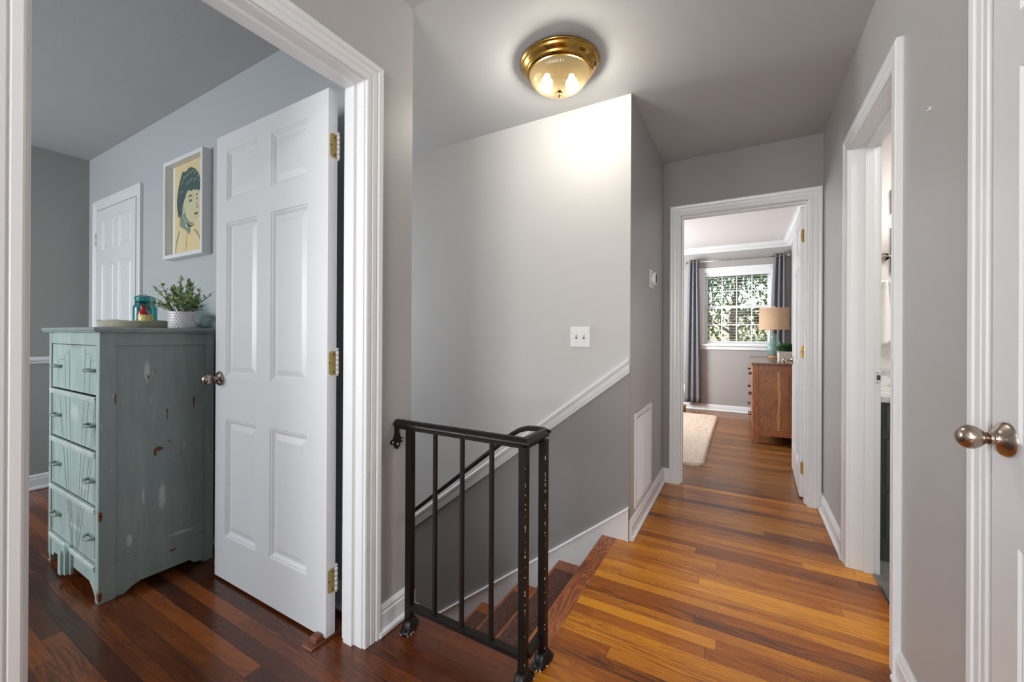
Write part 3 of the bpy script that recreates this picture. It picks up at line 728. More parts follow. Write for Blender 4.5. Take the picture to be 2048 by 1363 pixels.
# ------------------------------------------------------------------ wall fittings
sw = thing('light_switch', (-.823, YS, 1.108), 'white double toggle light switch plate on the stair wall', 'light switch')
b = MB().box(-.884, -.766, YS-.006, YS, 1.050, 1.168); b.build('plate', PLASTIC, sw, .003)
for x, t in ((-.848, 1), (-.802, 1)):
    b = MB().box(x-.005, x+.005, YS-.0072, YS-.0058, 1.097, 1.121); b.build('slot', SLOT, sw)
    b = MB().prism([(-.0055, 1.104), (-.0055, 1.116), (-.020, 1.125), (-.021, 1.118)], lambda d, z, a: (a, YS+d, z), x-.0038, x+.0038); b.build('toggle', PLASTIC, sw, .001)
for x in (-.848, -.802):
    for z in (1.080, 1.138): MB().lathe([(.0035, 0), (.003, .0012)], (x, YS-.006, z), (0, -1, 0), 10).build('screw', NICKELP, sw)
th = thing('thermostat', (XL, 2.83, 1.50), 'round white thermostat on a square plate on the hall wall', 'thermostat')
b = MB().box(XL, XL+.006, 2.765, 2.885, 1.435, 1.555); b.build('plate', PLASTIC, th, .002)
b = MB().lathe([(.046, .006), (.046, .030), (.043, .034), (.039, .034), (.0385, .030), (0.001, .030)], (XL, 2.832, 1.497), (1, 0, 0), 36); dl = b.build('dial', PLASTIC, th)
b = MB().lathe([(.034, .0300), (.034, .0318), (.001, .0325)], (XL, 2.832, 1.497), (1, 0, 0), 30); b.build('gauge_face', SLOT, dl)
gr = thing('air_return_grille', (XL, 2.6, .13), 'tall white louvred air return grille low on the hall wall', 'vent')
b = MB(); G0, G1, Z0, Z1 = 2.360, 2.832, .130, .672
b.box(XL, XL+.008, G0, G0+.03, Z0, Z1); b.box(XL, XL+.008, G1-.03, G1, Z0, Z1); b.box(XL, XL+.008, G0+.03, G1-.03, Z0, Z0+.03); b.box(XL, XL+.008, G0+.03, G1-.03, Z1-.03, Z1)
b.build('frame', PLASTIC, gr, .002)
b = MB().box(XL+.0002, XL+.001, G0+.03, G1-.03, Z0+.03, Z1-.03); b.build('backing', SLOT, gr)
b = MB()
nl = 34
for i in range(nl):
    z = Z0+.034+(Z1-Z0-.072)*i/(nl-1)
    b.prism([(.0015, z), (.003, z), (.0085, z-.0085), (.0075, z-.0095)], lambda d, q, a: (XL+d, a, q), G0+.03, G1-.03)
b.box(XL+.001, XL+.0082, (G0+G1)/2-.004, (G0+G1)/2+.004, Z0+.03, Z1-.03)
b.build('louver', PLASTIC, gr)
ot = thing('wall_outlet', (-.77, YB, .35), 'white wall outlet plate beside the grey curtain', 'outlet')
MB().box(-.80, -.745, YB-.006, YB, .26, .375).build('plate', PLASTIC, ot, .002)
b = MB()
for z in (.295, .340): b.lathe([(.014, 0), (.014, .001)], (-.772, YB-.006, z), (0, -1, 0), 16)
b.build('socket_face', NICKELP, ot)

sn = MB(); sn.lathe([(.0055, 0), (.0055, .004), (.0035, .004), (.0035, .001)], (XR, 1.543, 1.748), (-1, 0, 0), 12); sn.lathe([(.002, .0), (.0016, .010)], (XR, 1.543, 1.748-.0005), (-1, .5, -.3), 8)
sn.build('wall_anchor', NICKELP, label='small screw anchor left in the bare grey wall by the bathroom door', cat='screw')

# door stop wedge under the open leaf
b = MB(); 
b.prism([(-.068, 0), (-.064, .006), (.085, .006), (.09, 0)], lambda a, z, d: (-1.345+d, .965+a, z), -.028, .028)
b.prism([(-.046, .006), (-.040, .024), (-.018, .028), (-.012, .006)], lambda a, z, d: (-1.345+d, .965+a, z), -.017, .017)
b.build('door_stop', plain('brown_rubber', sr(112, 62, 40), .45), bevel=.002, label='brown rubber stop on the floor under the open white door', cat='door stop')

# ------------------------------------------------------------------ tall turquoise chest of drawers
DX0, DX1, DY0, DY1 = -2.975, -2.300, .615, 1.030
CH_TOP = 1.142
CHF = distressed('worn_mint_paint_front', sr(164, 185, 179), sr(188, 205, 199), chips=[(-2.30, .617, .03, .02, .02, .03), (-2.975, .62, .02, .02, .02, .02), (-2.302, .62, .38, .012, .02, .018)], scuffs=[(-2.62, .61, .76, .05, .05, .035), (-2.50, .61, .45, .06, .05, .01), (-2.6, .61, .25, .08, .05, .012)], amount=1)
CHS = distressed('worn_blue_green_paint_side', sr(142, 158, 155), sr(158, 173, 168),
    chips=[(-2.3, .949, .792, .05, .004, .03), (-2.3, .845, .760, .05, .003, .014), (-2.3, .8455, .735, .05, .002, .012), (-2.3, .854, .618, .05, .004, .005), (-2.3, .815, .594, .05, .018, .010), (-2.3, .802, .578, .05, .006, .013), (-2.3, .866, .114, .05, .014, .004), (-2.3, .664, .841, .05, .003, .024), (-2.3, .776, .922, .05, .003, .010), (-2.3, .62, .36, .05, .006, .022), (-2.3, .618, .03, .03, .008, .02)],
    scuffs=[(-2.3, .771, .950, .05, .010, .045), (-2.3, .828, .372, .05, .012, .055), (-2.3, .714, .223, .05, .010, .025), (-2.3, .76, .40, .05, .004, .03), (-2.3, .91, .18, .05, .05, .006)])
DARKW = plain('bare_brown_wood', sr(92, 52, 30), .6, amt=.3, nscale=40)
HND = distressed('worn_drawer_pull', sr(128, 142, 136), sr(166, 180, 172), amount=2)
LINE = plain('dark_incised_line', sr(88, 94, 84), .7)
ch = thing('chest_of_drawers', (-2.64, .82, 0), 'tall distressed turquoise chest of four drawers with art deco lines', 'chest of drawers')
def foot_poly(a0, a1, foot, cut, step):
    return [(a0, 0), (a0+foot, 0), (a0+foot+step*.35, cut*.55), (a0+foot+step, cut), (a1-foot-step, cut), (a1-foot-step*.35, cut*.55), (a1-foot, 0), (a1, 0)]
fx = lambda a, z, d: (a, DY0+d, z)
b = MB()
# front frame: posts, apron, rails
b.box(DX0, DX0+.030, DY0, DY0+.03, 0, 1.122); b.box(DX1-.040, DX1-.0098, DY0, DY0+.03, 0, 1.122)
b.prism([(DX0+.03, .035), (DX0+.06, .035), (DX0+.075, .055), (-2.735, .062), (-2.615, .062), (DX1-.125, .062), (DX1-.085, .040), (DX1-.04, .0), (DX1-.04, .135), (DX0+.03, .135)], fx, .004, .024)
b.box(DX0+.03, DX1-.04, DY0+.003, DY0+.03, 1.066, 1.122)
b.build('front_frame', CHF, ch, .002)
CHR = distressed('worn_rail_paint', sr(192, 208, 202), sr(226, 230, 226), amount=1.2)
for z in (.134, .372, .604, .836):
    b = MB(); b.sweep([(0, 0), (.0, .009), (.003, .013), (.009, .014), (.011, .009), (.013, .014), (.019, .015), (.023, .011), (.023, 0)], [lambda w, d: (DX0+.03, DY0+.008-d, z-.010+w), lambda w, d: (DX1-.04, DY0+.008-d, z-.010+w)]); b.build('drawer_rail', CHR, ch)
b = MB()
sy = lambda a, z, d: (DX1-d, a, z)
b.prism([(DY0+.03, 0), (DY0+.085, 0), (DY0+.105, .022), (DY0+.135, .034), (DY1-.095, .034), (DY1-.085, .020), (DY1-.07, .012), (DY1-.045, .012), (DY1-.045, 0), (DY1, 0), (DY1, 1.122), (DY0+.03, 1.122)], sy, .009, .02)
b.box(DX1-.0095, DX1, DY0+.0, DY0+.052, 0.0, 1.122); b.box(DX1-.0095, DX1, DY1-.036, DY1, 0.0, 1.122)
b.box(DX1-.0095, DX1-.002, DY0+.052, DY1-.036, 1.064, 1.122)
b.prism([(DY0+.052, .010), (DY0+.088, .008), (DY0+.105, .022), (DY0+.135, .034), (DY1-.095, .034), (DY1-.085, .020), (DY1-.07, .012), (DY1-.036, .012), (DY1-.036, .140), (DY0+.052, .148)], sy, .0015, .0095)
b.box(DX1-.0025, DX1-.0010, DY0+.052, DY1-.036, .070, .0735)
b.box(DX1-.0025, DX1-.0010, DY0+.060, DY1-.044, 1.098, 1.1005)
b.build('side_panel', CHS, ch, .0015)
b = MB(); b.box(DX0, DX0+.018, DY0+.03, DY1, 0.012, 1.122); b.box(DX0+.018, DX1-.018, DY1-.012, DY1-.002, .05, 1.122); b.box(DX0+.018, DX1-.018, DY0+.03, DY1-.012, .10, .115); b.build('carcass', CHF, ch)
b = MB(); tp = [(-.0, 1.1225), (-.0, 1.127), (.004, 1.131), (.004, 1.138), (0, 1.142), (-.01, 1.1425)]
sts = [lambda w, z: (DX0-.020-w, DY0-.018-w, z), lambda w, z: (DX1+.014+w, DY0-.018-w, z), lambda w, z: (DX1+.014+w, DY1+.012+w*0, z), lambda w, z: (DX0-.020-w, DY1+.012, z)]
m = len(tp); vs = [f(w, z) for f in sts for w, z in tp]
b.add(vs, [(k*m+i, k*m+i+1, ((k+1) % 4)*m+i+1, ((k+1) % 4)*m+i) for k in range(4) for i in range(m-1)])
b.add([vs[k*m+m-1] for k in range(4)], [(0, 1, 2, 3)]); b.add([vs[k*m] for k in range(4)], [(0, 1, 2, 3)])
b.build('top', CHS, ch, .001)
b = MB(); b.box(DX0+.034, DX1-.044, DY0+.0015, DY0+.003, 1.076, 1.112)
fz = b.build('frieze_panel', CHF, ch)
# deco motif at the base
b = MB()
for w, d in ((.052, .012), (.038, .026), (.018, .036)):
    pts = [(-w, .030), (-w, .13-w*.3)]+[(-w*math.cos(t), .13-w*.3+w*.9*math.sin(t)) for t in [pi*k/8 for k in range(1, 8)]]+[(w, .13-w*.3), (w, .030)]
    b.prism([(-2.675+a, z) for a, z in pts], lambda a, z, q: (a, DY0+.006-q, z), 0, d)
b.build('base_ornament', CHF, ch, .003)
# drawers
rows = [(.856, 1.063), (.624, .830), (.392, .598), (.154, .366)]
LA = [(-2.855, .983, -2.715, .369), (-2.755, 1.018, -2.687, .369), (-2.690, 1.045, -2.659, .369), (-2.484, 1.045, -2.560, .369), (-2.418, 1.020, -2.530, .369), (-2.325, .994, -2.492, .369)]
for di, (z0, z1) in enumerate(rows):
    b = MB(); b.box(DX0+.036, DX1-.043, DY0+.004, DY0+.02, z0, z1)
    dr = b.build('drawer', CHF, ch, .002)
    b = MB(); b.box(DX0+.0305, DX0+.0365, DY0+.012, DY0+.022, z0-.002, z1+.002); b.box(DX1-.0435, DX1-.0405, DY0+.012, DY0+.022, z0, z1); b.box(DX0+.03, DX1-.04, DY0+.012, DY0+.022, z1-.001, z1+.004); b.build('worn_gap', DARKW, dr)
    ln = MB()
    def seg(xa, za, xb, zb, w=.0013):
        dx, dz = xb-xa, zb-za; L = math.hypot(dx, dz)
        if L < 1e-5: return
        nx, nz = -dz/L*w/2, dx/L*w/2
        ln.prism([(xa+nx, za+nz), (xb+nx, zb+nz), (xb-nx, zb-nz), (xa-nx, za-nz)], fx, .0033, .0042)
    for (xa, za, xb, zb) in LA:
        # upright in the top drawer, then fanning in towards the base
        kx = xa + (xb-xa)*.28
        pts = [(xa, za), (xa+(kx-xa)*.5, .86), (xb, .369), (xb+(-2.605-xb)*.62, .155)]
        for (p, q), (r, s) in zip(pts, pts[1:]):
            hi, lo = min(q, z1-.004), max(s, z0+.003)
            if hi > lo:
                f = lambda z: p+(r-p)*(z-q)/(s-q); seg(f(hi), hi, f(lo), lo)
    if di == 0:
        for x0, x1, z in ((-2.690+.018, -2.484-.012, 1.055), (-2.755+.014, -2.690, 1.026), (-2.484, -2.418-.01, 1.026), (-2.855+.012, -2.755, .992), (-2.418, -2.325-.01, 1.0)):
            seg(x0, z, x1, z)
    if di in (1, 2, 3): seg(-2.355, z1-.004, -2.36, z0+.02); seg(DX0+.055, z1-.004, DX0+.055, z0+.02)
    if di in (1, 2):
        seg(-2.338-.055*(di-1), z1-.003, -2.392-.06*(di-1), z0+.003)
    ln.build('incised_groove', LINE, dr)
    zh = (.961, .731, .4995, .262)[di]
    for hx in (-2.835, -2.385):
        b = MB(); arc = [(hx+.037*math.cos(t), DY0+.002-.026*math.sin(t), zh) for t in [pi*k/12 for k in range(13)]]
        b.tube(arc, .0052, 10, flat=(1, 1.15)); b.box(hx-.040, hx+.040, DY0-.001, DY0+.004, zh-.006, zh+.006)
        b.build('handle', HND, dr)

# ------------------------------------------------------------------ things on the chest
TZ = CH_TOP+.0006
WICK = None
def _wk():
    n = N('bleached_woven_rattan'); P = n.obj(); x, y, z = n.xyz(P)[:3]
    an = n.math('ARCTAN2', y, x)
    w = n.math('SINE', n.math('ADD', n.math('MULTIPLY', an, 90), n.math('MULTIPLY', z, 900))); v = n.math('SINE', n.math('SUBTRACT', n.math('MULTIPLY', an, 90), n.math('MULTIPLY', z, 900)))
    h = n.math('MAXIMUM', w, v); s = n.noise(P, 80, 3)
    c = n.mix(n.step(h, -.9, .1), sr(96, 80, 62), n.mix(s, sr(206, 194, 172), sr(238, 230, 214)))
    return n.pbr(c, .6, normal=n.bump(h, .7, .003))
WICK = _wk()
tx, ty = -2.650, .850
tr = thing('woven_tray', (tx, ty, TZ), 'round bleached woven rattan tray on the turquoise chest', 'tray')
b = MB(); b.lathe([(.002, .002), (.130, .002), (.134, .0), (.139, .004), (.142, .012), (.145, .024), (.147, .031), (.146, .035), (.142, .033), (.139, .022), (.136, .011), (.130, .008), (.002, .008)], (tx, ty, TZ), (0, 0, 1), 72, rfn=lambda i, k: 1+(.006*math.sin(i*1.05+k) if 3 < k < 10 else 0))
b.build('basket', WICK, tr)
b = MB(); ring = [(tx+.1445*math.cos(t), ty+.1445*math.sin(t), TZ+.033+.003*math.sin(t*5)) for t in [2*pi*k/60 for k in range(61)]]; b.tube(ring, .0035, 8); b.build('rim', WICK, tr)
def jar(u, Y, label, s=1.0):
    x, y = u, Y; z = TZ+.0085
    j = thing('glass_jar', (x, y, z), label, 'jar', 'teal glass canning jars'); j.scale = (1.04, 1.04, 1.36)
    b = MB(); b.lathe([(.004*s, .004), (.036*s, .002), (.042*s, .006), (.043*s, .02), (.043*s, .082*s), (.040*s, .090*s), (.034*s, .096*s), (.0335*s, .112*s), (.031*s, .112*s), (.031*s, .097*s), (.038*s, .086*s), (.0405*s, .08*s), (.0405*s, .010), (.004*s, .008)], (x, y, z), (0, 0, 1), 40); b.build('body', TEAL, j)
    b = MB(); b.lathe([(.030*s, .1125*s), (.036*s, .1135*s), (.037*s, .120*s), (.0365*s, .127*s), (.034*s, .131*s), (.022*s, .133*s), (.002*s, .1335*s)], (x, y, z), (0, 0, 1), 36); b.build('lid', TEAL, j)
    b = MB(); t0 = .5
    b.tube([(x+.0345*s*math.cos(t), y+.0345*s*math.sin(t), z+.104*s) for t in [2*pi*k/30 for k in range(31)]], .0013, 6)
    b.tube([(x+q*math.cos(t0), y+q*math.sin(t0), z+h) for q, h in ((-.036*s, .10*s), (-.039*s, .125*s), (-.02*s, .137*s), (.02*s, .137*s), (.039*s, .125*s), (.036*s, .10*s))], .0014, 6)
    b.build('wire_bail', BLACKM, j)
jar(-2.655, .868, 'teal glass canning jar with wire clamp on the tray, the front one', .86)
jar(-2.722, .912, 'teal glass canning jar with wire clamp on the tray, behind the other jar', .86)
x, y = -2.598, .852; z = TZ+.0085
b = MB(); b.lathe([(r_*.93, h_*1.36) for r_, h_ in [(.003, 0), (.020, .001), (.021, .004), (.010, .012), (.007, .020), (.010, .026), (.019, .033), (.023, .043), (.023, .050), (.018, .057), (.012, .062), (.0125, .072), (.015, .076), (.013, .076), (.010, .070), (.010, .062), (.003, .058)]], (x, y, z), (0, 0, 1), 32)
b.build('red_candle_holder', plain('ruby_glass', sr(190, 16, 30), .08, Coat_Weight=.6, amt=.1), label='small ruby red glass candle holder in front of the teal jars', cat='candle holder')
x, y = -2.547, .843
cp = thing('yellow_cup', (x, y, z), 'low pale yellow cup with gold handle on the woven tray', 'cup'); cp.scale = (1, 1, 1.75)
YEL = plain('pale_yellow_glaze', sr(236, 216, 150), .2, amt=.04); GOLD = plain('amber_lustre', sr(226, 168, 60), .15, amt=.1)
b = MB(); b.lathe([(.003, .001), (.021, .001), (.024, .004), (.027, .014), (.0285, .032), (.027, .0325), (.0255, .015), (.022, .006), (.003, .005)], (x, y, z), (0, 0, 1), 36); b.build('bowl', YEL, cp)
hx = ri.x; hy = ri.y
b = MB(); b.tube([(x+hx*(.0255+.012*math.sin(t)), y+hy*(.0255+.012*math.sin(t)), z+.019+.011*math.cos(t)) for t in [pi*k/10 for k in range(11)]], .0036, 8); b.build('handle', GOLD, cp)

# potted plant
LEAFM = None
def _leaf(name, a, bcol, c3):
    n = N(name); P = n.pos(); w = n.white(n.scale(P, (30, 30, 30))); v = n.noise(P, 45, 2)
    n2 = n.new('ShaderNodeObjectInfo')
    c = n.ramp(v, [(.32, a), (.5, bcol), (.68, c3)]); return n.pbr(c, .45, Subsurface_Weight=0)
LEAF1 = _leaf('variegated_leaf', sr(78, 108, 84), sr(146, 172, 122), sr(220, 228, 166))
STEM = plain('green_stem', sr(96, 116, 76), .6)
def leaf(b, base, d, L, wd, droop=.2, mi=0):
    d = Vector(d).normalized(); side = d.cross(Vector((0, 0, 1)))
    if side.length < .05: side = Vector((1, 0, 0))
    side.normalize(); nrm = side.cross(d).normalized(); base = Vector(base); vs = []
    prof = [(0, .05), (.2, .6), (.45, 1), (.7, .85), (.9, .4), (1, .02)]
    for t, q in prof:
        c = base+d*(L*t)-Vector((0, 0, 1))*(droop*L*t*t)
        vs += [c-side*(wd*q)+nrm*(wd*q*.25), c, c+side*(wd*q)+nrm*(wd*q*.25)]
    fs = []
    for i in range(len(prof)-1):
        o = i*3; fs += [(o, o+1, o+4, o+3), (o+1, o+2, o+5, o+4)]
    b.add(vs, fs, mi, True)
x, y = -2.370, .925
pp = thing('potted_plant', (x, y, TZ), 'leafy green plant in a white hobnail pot on the turquoise chest', 'plant')
POTM = plain('white_hobnail_ceramic', sr(234, 232, 236), .3, amt=.02)
PR = .052; PH = .080
b = MB(); b.lathe([(.003, 0), (PR*.96, 0), (PR, .003), (PR, PH-.003), (PR*.985, PH), (PR*.93, PH), (PR*.92, PH-.012), (.003, PH-.012)], (x, y, TZ), (0, 0, 1), 48)
for r in range(6):
    for k in range(26):
        t = 2*pi*(k+.5*(r % 2))/26; b.sphere((x+PR*math.cos(t), y+PR*math.sin(t), TZ+.008+r*.0122), .0040, 8, 6)
b.build('pot', POTM, pp)
b = MB(); b.lathe([(.001, PH-.010), (PR*.9, PH-.011)], (x, y, TZ), (0, 0, 1), 24); b.build('soil', plain('dark_soil', sr(50, 40, 32), .9), pp)
b = MB(); bs = MB(); r3 = random.Random(11)
base = Vector((x, y, TZ+PH-.012))
for k in range(46):
    t = r3.uniform(0, 2*pi); e = r3.uniform(.35, 1.5)
    d = Vector((math.cos(t)*math.cos(e), math.sin(t)*math.cos(e), math.sin(e)))
    L = r3.uniform(.055, .125)*(.75+.55*math.sin(e))
    pts = [base+Vector((math.cos(t)*.02, math.sin(t)*.02, 0))+d*(L*s)+Vector((0, 0, .02*s*(1-s))) for s in (0, .35, .7, 1)]
    bs.tube(pts, .0013, 5)
    for q in range(7):
        s = .35+.65*q/6; i = min(2, int(s*3)); p = pts[i].lerp(pts[i+1], s*3-i)
        ta = t+q*2.4; ld = (d*.7+Vector((math.cos(ta), math.sin(ta), .25))*.75)
        leaf(b, p, ld, r3.uniform(.022, .034), r3.uniform(.0055, .0085), r3.uniform(-.1, .35))
    leaf(b, pts[-1], d, .032, .0085, 0)
b.build('foliage', LEAF1, pp, fix=False); bs.build('stems', STEM, pp)

# pale blue fluted ornament behind the pot
BLUEC = plain('pale_blue_glaze', sr(158, 190, 198), .3, amt=.12, nscale=25)
orn = thing('ceramic_ornament', (-2.45, 1.0, TZ), 'pale blue fluted ceramic ornament behind the white hobnail pot', 'ornament')
b = MB()
P0 = [(-2.665, .012), (-2.645, .040), (-2.615, .068), (-2.58, .078), (-2.52, .074), (-2.455, .060), (-2.415, .036), (-2.385, .020), (-2.35, .018)]
pts = [Vector((xx, 1.018, TZ+zz+.004)) for xx, zz in P0]
for off in (-.012, -.004, .004, .012):
    b.tube([p+Vector((.5*off, off*1.2, -abs(off)*.6)) for p in pts], [.006, .011, .013, .013, .013, .012, .011, .009, .006], 8)
b.build('fluted_body', BLUEC, orn)
b = MB(); c = Vector((-2.335, 1.012, TZ+.030)); b.lathe([(.002, -.012), (.014, -.012), (.026, -.009), (.029, 0), (.026, .009), (.014, .012), (.002, .012)], c, (-.75, -.5, .1), 30, rfn=lambda i, k: 1+.03*math.cos(i*pi/1.5)); b.build('scroll', BLUEC, orn)
b = MB(); c = Vector((-2.64, 1.016, TZ+.0185)); b.sphere(c, .0175, 20, 12, sc=(1.2, 1.0, 1.0)); b.build('knob_end', BLUEC, orn)

# ------------------------------------------------------------------ framed portrait
PX0, PX1, PZ0, PZ1, PYF = -2.972, -2.505, 1.548, 2.113, 1.062
pc = thing('framed_picture', ((PX0+PX1)/2, YC, PZ0), 'white box framed vintage portrait print of a dark haired woman', 'picture')
fp = lambda a, z, d: (a, YC-d, z)
pr = [(-.022, .010), (-.022, .045), (-.020, .047), (-.002, .047), (0, .045), (0, .0)]
b = MB(); a0, a1, z0, z1 = PX0+.001, PX1-.001, PZ0, PZ1
st = [lambda w, d: fp(a0-w, z0-w, d), lambda w, d: fp(a0-w, z1+w, d), lambda w, d: fp(a1+w, z1+w, d), lambda w, d: fp(a1+w, z0-w, d)]
b.sweep(pr, st, closed=True); b.build('frame', WHITE, pc)
MB().box(a0+.004, a1-.004, YC-.010, YC-.0005, z0+.004, z1-.004).build('mount', plain('off_white_mat', sr(222, 222, 214), .7), pc)
ART = [plain('aged_cream_paper', sr(214, 196, 152), .7, nscale=9, amt=.06), plain('ink_dark_teal', sr(62, 84, 84), .7, nscale=70, amt=.35), plain('ink_mid_teal', sr(120, 136, 124), .7, nscale=50, amt=.12), plain('ink_pale', sr(196, 192, 158), .7, nscale=20, amt=.04)]
b = MB(); w_, h_ = a1-a0-.044, z1-z0-.044
AX, AZ = a0+.022, z0+.022
def art(poly, lay, mi, smooth=True):
    if smooth:
        for _ in range(3):
            q = []
            for (a, c), (e, f) in zip(poly, poly[1:]+poly[:1]): q += [(a*.75+e*.25, c*.75+f*.25), (a*.25+e*.75, c*.25+f*.75)]
            poly = q
    b.prism([(AX+(p*.84 if lay > 1 else p)*w_, AZ+q*h_) for p, q in poly], fp, .010+lay*.00012, .0101+lay*.00012, mi)
art([(.08, 0), (1, 0), (1, 1), (.08, 1)], 1, 0, False)
art([(.24, .33), (.34, .50), (.58, .46), (.66, .25), (.60, .20), (.50, .26), (.36, .30)], 2, 2)     # neck in shade
art([(.42, .46), (.52, .42), (.56, .28), (.47, .30)], 3, 3)
art([(.36, .42), (.34, .60), (.38, .74), (.60, .78), (.84, .74), (.885, .62), (.87, .555), (.925, .490), (.925, .478), (.875, .470), (.89, .435), (.87, .405), (.87, .37), (.80, .325), (.66, .315), (.50, .36)], 4, 3)  # face turned aside
art([(.36, .44), (.50, .355), (.66, .31), (.79, .32), (.72, .325), (.60, .345), (.50, .40), (.42, .52), (.38, .58)], 5, 2)   # cheek shade
art([(.42, .385), (.54, .33), (.68, .30), (.80, .315), (.70, .285), (.56, .29)], 5, 1)
art([(.20, .47), (.16, .60), (.22, .76), (.30, .86), (.36, .93), (.48, .90), (.58, .945), (.74, .92), (.88, .86), (.97, .76), (.96, .67), (.90, .64), (.86, .68), (.80, .665), (.74, .69), (.66, .67), (.58, .70), (.50, .67), (.46, .62), (.42, .60), (.40, .52), (.34, .44), (.24, .41)], 6, 1)  # hair with short fringe
art([(.39, .56), (.36, .51), (.39, .445), (.44, .455), (.455, .53), (.43, .58)], 7, 3)   # ear
art([(.40, .54), (.39, .50), (.42, .47), (.43, .52)], 8, 2)
art([(.54, .605), (.60, .640), (.70, .632), (.71, .618), (.61, .620)], 7, 1)   # brow
art([(.57, .565), (.62, .592), (.69, .580), (.70, .565), (.63, .556)], 7, 2); art([(.60, .580), (.65, .588), (.685, .575), (.65, .562), (.62, .562)], 8, 1)   # eye
art([(.80, .625), (.86, .628), (.89, .612), (.84, .612)], 7, 1); art([(.82, .575), (.87, .585), (.88, .570), (.85, .562)], 7, 1)
art([(.84, .560), (.87, .52), (.86, .488), (.835, .50)], 7, 2); art([(.83, .484), (.88, .488), (.90, .478), (.85, .472)], 8, 1)   # nose
art([(.745, .412), (.78, .424), (.84, .430), (.885, .424), (.90, .412), (.84, .404), (.78, .406)], 7, 1); art([(.79, .378), (.84, .382), (.86, .374), (.82, .370)], 7, 2)  # closed lips
for k, (p, q) in enumerate([(.30, .78), (.36, .83), (.44, .84), (.54, .86), (.64, .87), (.74, .85), (.82, .80), (.88, .75), (.28, .68), (.60, .78), (.72, .77), (.48, .76)]):   # highlights in the hair
    art([(p, q), (p+.05, q+.035), (p+.10, q+.030), (p+.11, q+.015), (p+.06, q+.018), (p+.02, q-.008)], 7, 2)
art([(.10, .0), (.14, .16), (.26, .29), (.29, .27), (.17, .14), (.125, .0)], 2, 2); art([(.98, .0), (.94, .16), (.74, .25), (.75, .27), (.96, .18), (1.0, .0)], 2, 2)
art([(.46, .02), (.50, .13), (.52, .24), (.535, .24), (.52, .12), (.48, .02)], 2, 2)
b.build('print', ART, pc, fix=False)
# ------------------------------------------------------------------ bedroom: blinds, curtains, rod
bl = thing('window_blind', (-.095, YB, 1.0), 'white slatted window blind lowered with its slats open', 'blind')
b = MB().box(-.512, .322, YB+.006, YB+.046, 2.000, 2.040); b.build('headrail', WHITE, bl, .002)
b = MB(); z = 1.022
while z < 1.995: b.box(-.510, .320, YB+.008, YB+.046, z, z+.0026); z += .0415
b.build('slats', WHITE, bl)
b = MB().box(-.510, .320, YB+.008, YB+.046, 1.007, 1.017); b.build('bottom_bar', WHITE, bl, .002)
for x in (-.40, -.19, .0, .21): MB().tube([(x, YB+.007, 1.01), (x, YB+.007, 2.02)], .0010, 6).build('ladder_cord', WHITE, bl)
b = MB(); b.tube([(-.458, YB+.003, 2.01), (-.456, YB-.004, 1.52)], .004, 8); b.build('wand', plain('grey_wand', sr(90, 90, 92), .4), bl)
CURT = plain('charcoal_curtain_fabric', sr(112, 112, 118), .85, nscale=240, amt=.1, bump=.1)
RY = YB-.085
rd = thing('curtain_rod', (-.12, RY, 2.222), 'thin brushed metal curtain rod with round ends above the window', 'curtain rod')
b = MB(); b.tube([(-.735, RY, 2.222), (.500, RY, 2.222)], .0085, 12, upv=(0, 0, 1)); b.build('pole', NICKEL, rd)
for s, x in ((-1, -.745), (1, .508)):
    b = MB(); b.lathe([(.010, 0), (.013, .004), (.010, .008)], (x, RY, 2.222), (s, 0, 0), 20); b.sphere((x+s*.022, RY, 2.222), .022, 20, 12); b.build('finial', NICKEL, rd)
    b = MB(); xx = x-s*.03; b.tube([(xx, YB, 2.222), (xx, RY, 2.222)], .006, 8); b.lathe([(.018, 0), (.018, .006)], (xx, YB, 2.222), (0, -1, 0), 16); b.build('bracket', NICKEL, rd)
def curtain(x0t, x1t, x0b, x1b, z0, z1, folds, amp, label, seed):
    c = thing('curtain', ((x0b+x1b)/2, RY, z0), label, 'curtain', 'charcoal grommet curtains')
    nu, nv = folds*14, 26; b = MB(); vs = []
    rr = random.Random(seed); ph = [rr.uniform(-.5, .5) for _ in range(folds+1)]
    for j in range(nv+1):
        t = j/nv; z = z1+(z0-z1)*t; tt = t**.8
        A, B = x0t+(x0b-x0t)*tt, x1t+(x1b-x1t)*tt
        for i in range(nu+1):
            s = i/nu; y = RY+.002+amp*(1-.25*t)*math.cos(2*pi*folds*s+ph[int(s*folds)]*.6*t) * (1 if t > .03 else .9)
            vs.append((A+(B-A)*s+.006*t*math.sin(2*pi*folds*s*2), y, z))
    b.add(vs, [(j*(nu+1)+i, j*(nu+1)+i+1, (j+1)*(nu+1)+i+1, (j+1)*(nu+1)+i) for j in range(nv) for i in range(nu)], 0, True)
    o = b.build('panel', CURT, c, fix=False); md = o.modifiers.new('thick', 'SOLIDIFY'); md.thickness = .003
    for k in range(folds*2):
        b = MB(); s = (k+.5)/(folds*2); x = x0t+(x1t-x0t)*s
        ring = [(x, RY+.021*math.cos(t), 2.222+.021*math.sin(t)) for t in [2*pi*q/20 for q in range(21)]]; b.tube(ring, .0035, 6, upv=(1, 0, 0)); b.build('grommet', NICKEL, c)
curtain(-.728, -.600, -.785, -.552, .115, 2.262, 3, .024, 'charcoal curtain hanging at the outlet side of the bedroom window', 3)
curtain(.356, .498, .290, .520, .115, 2.262, 3, .024, 'charcoal curtain hanging behind the burlap shade lamp', 5)

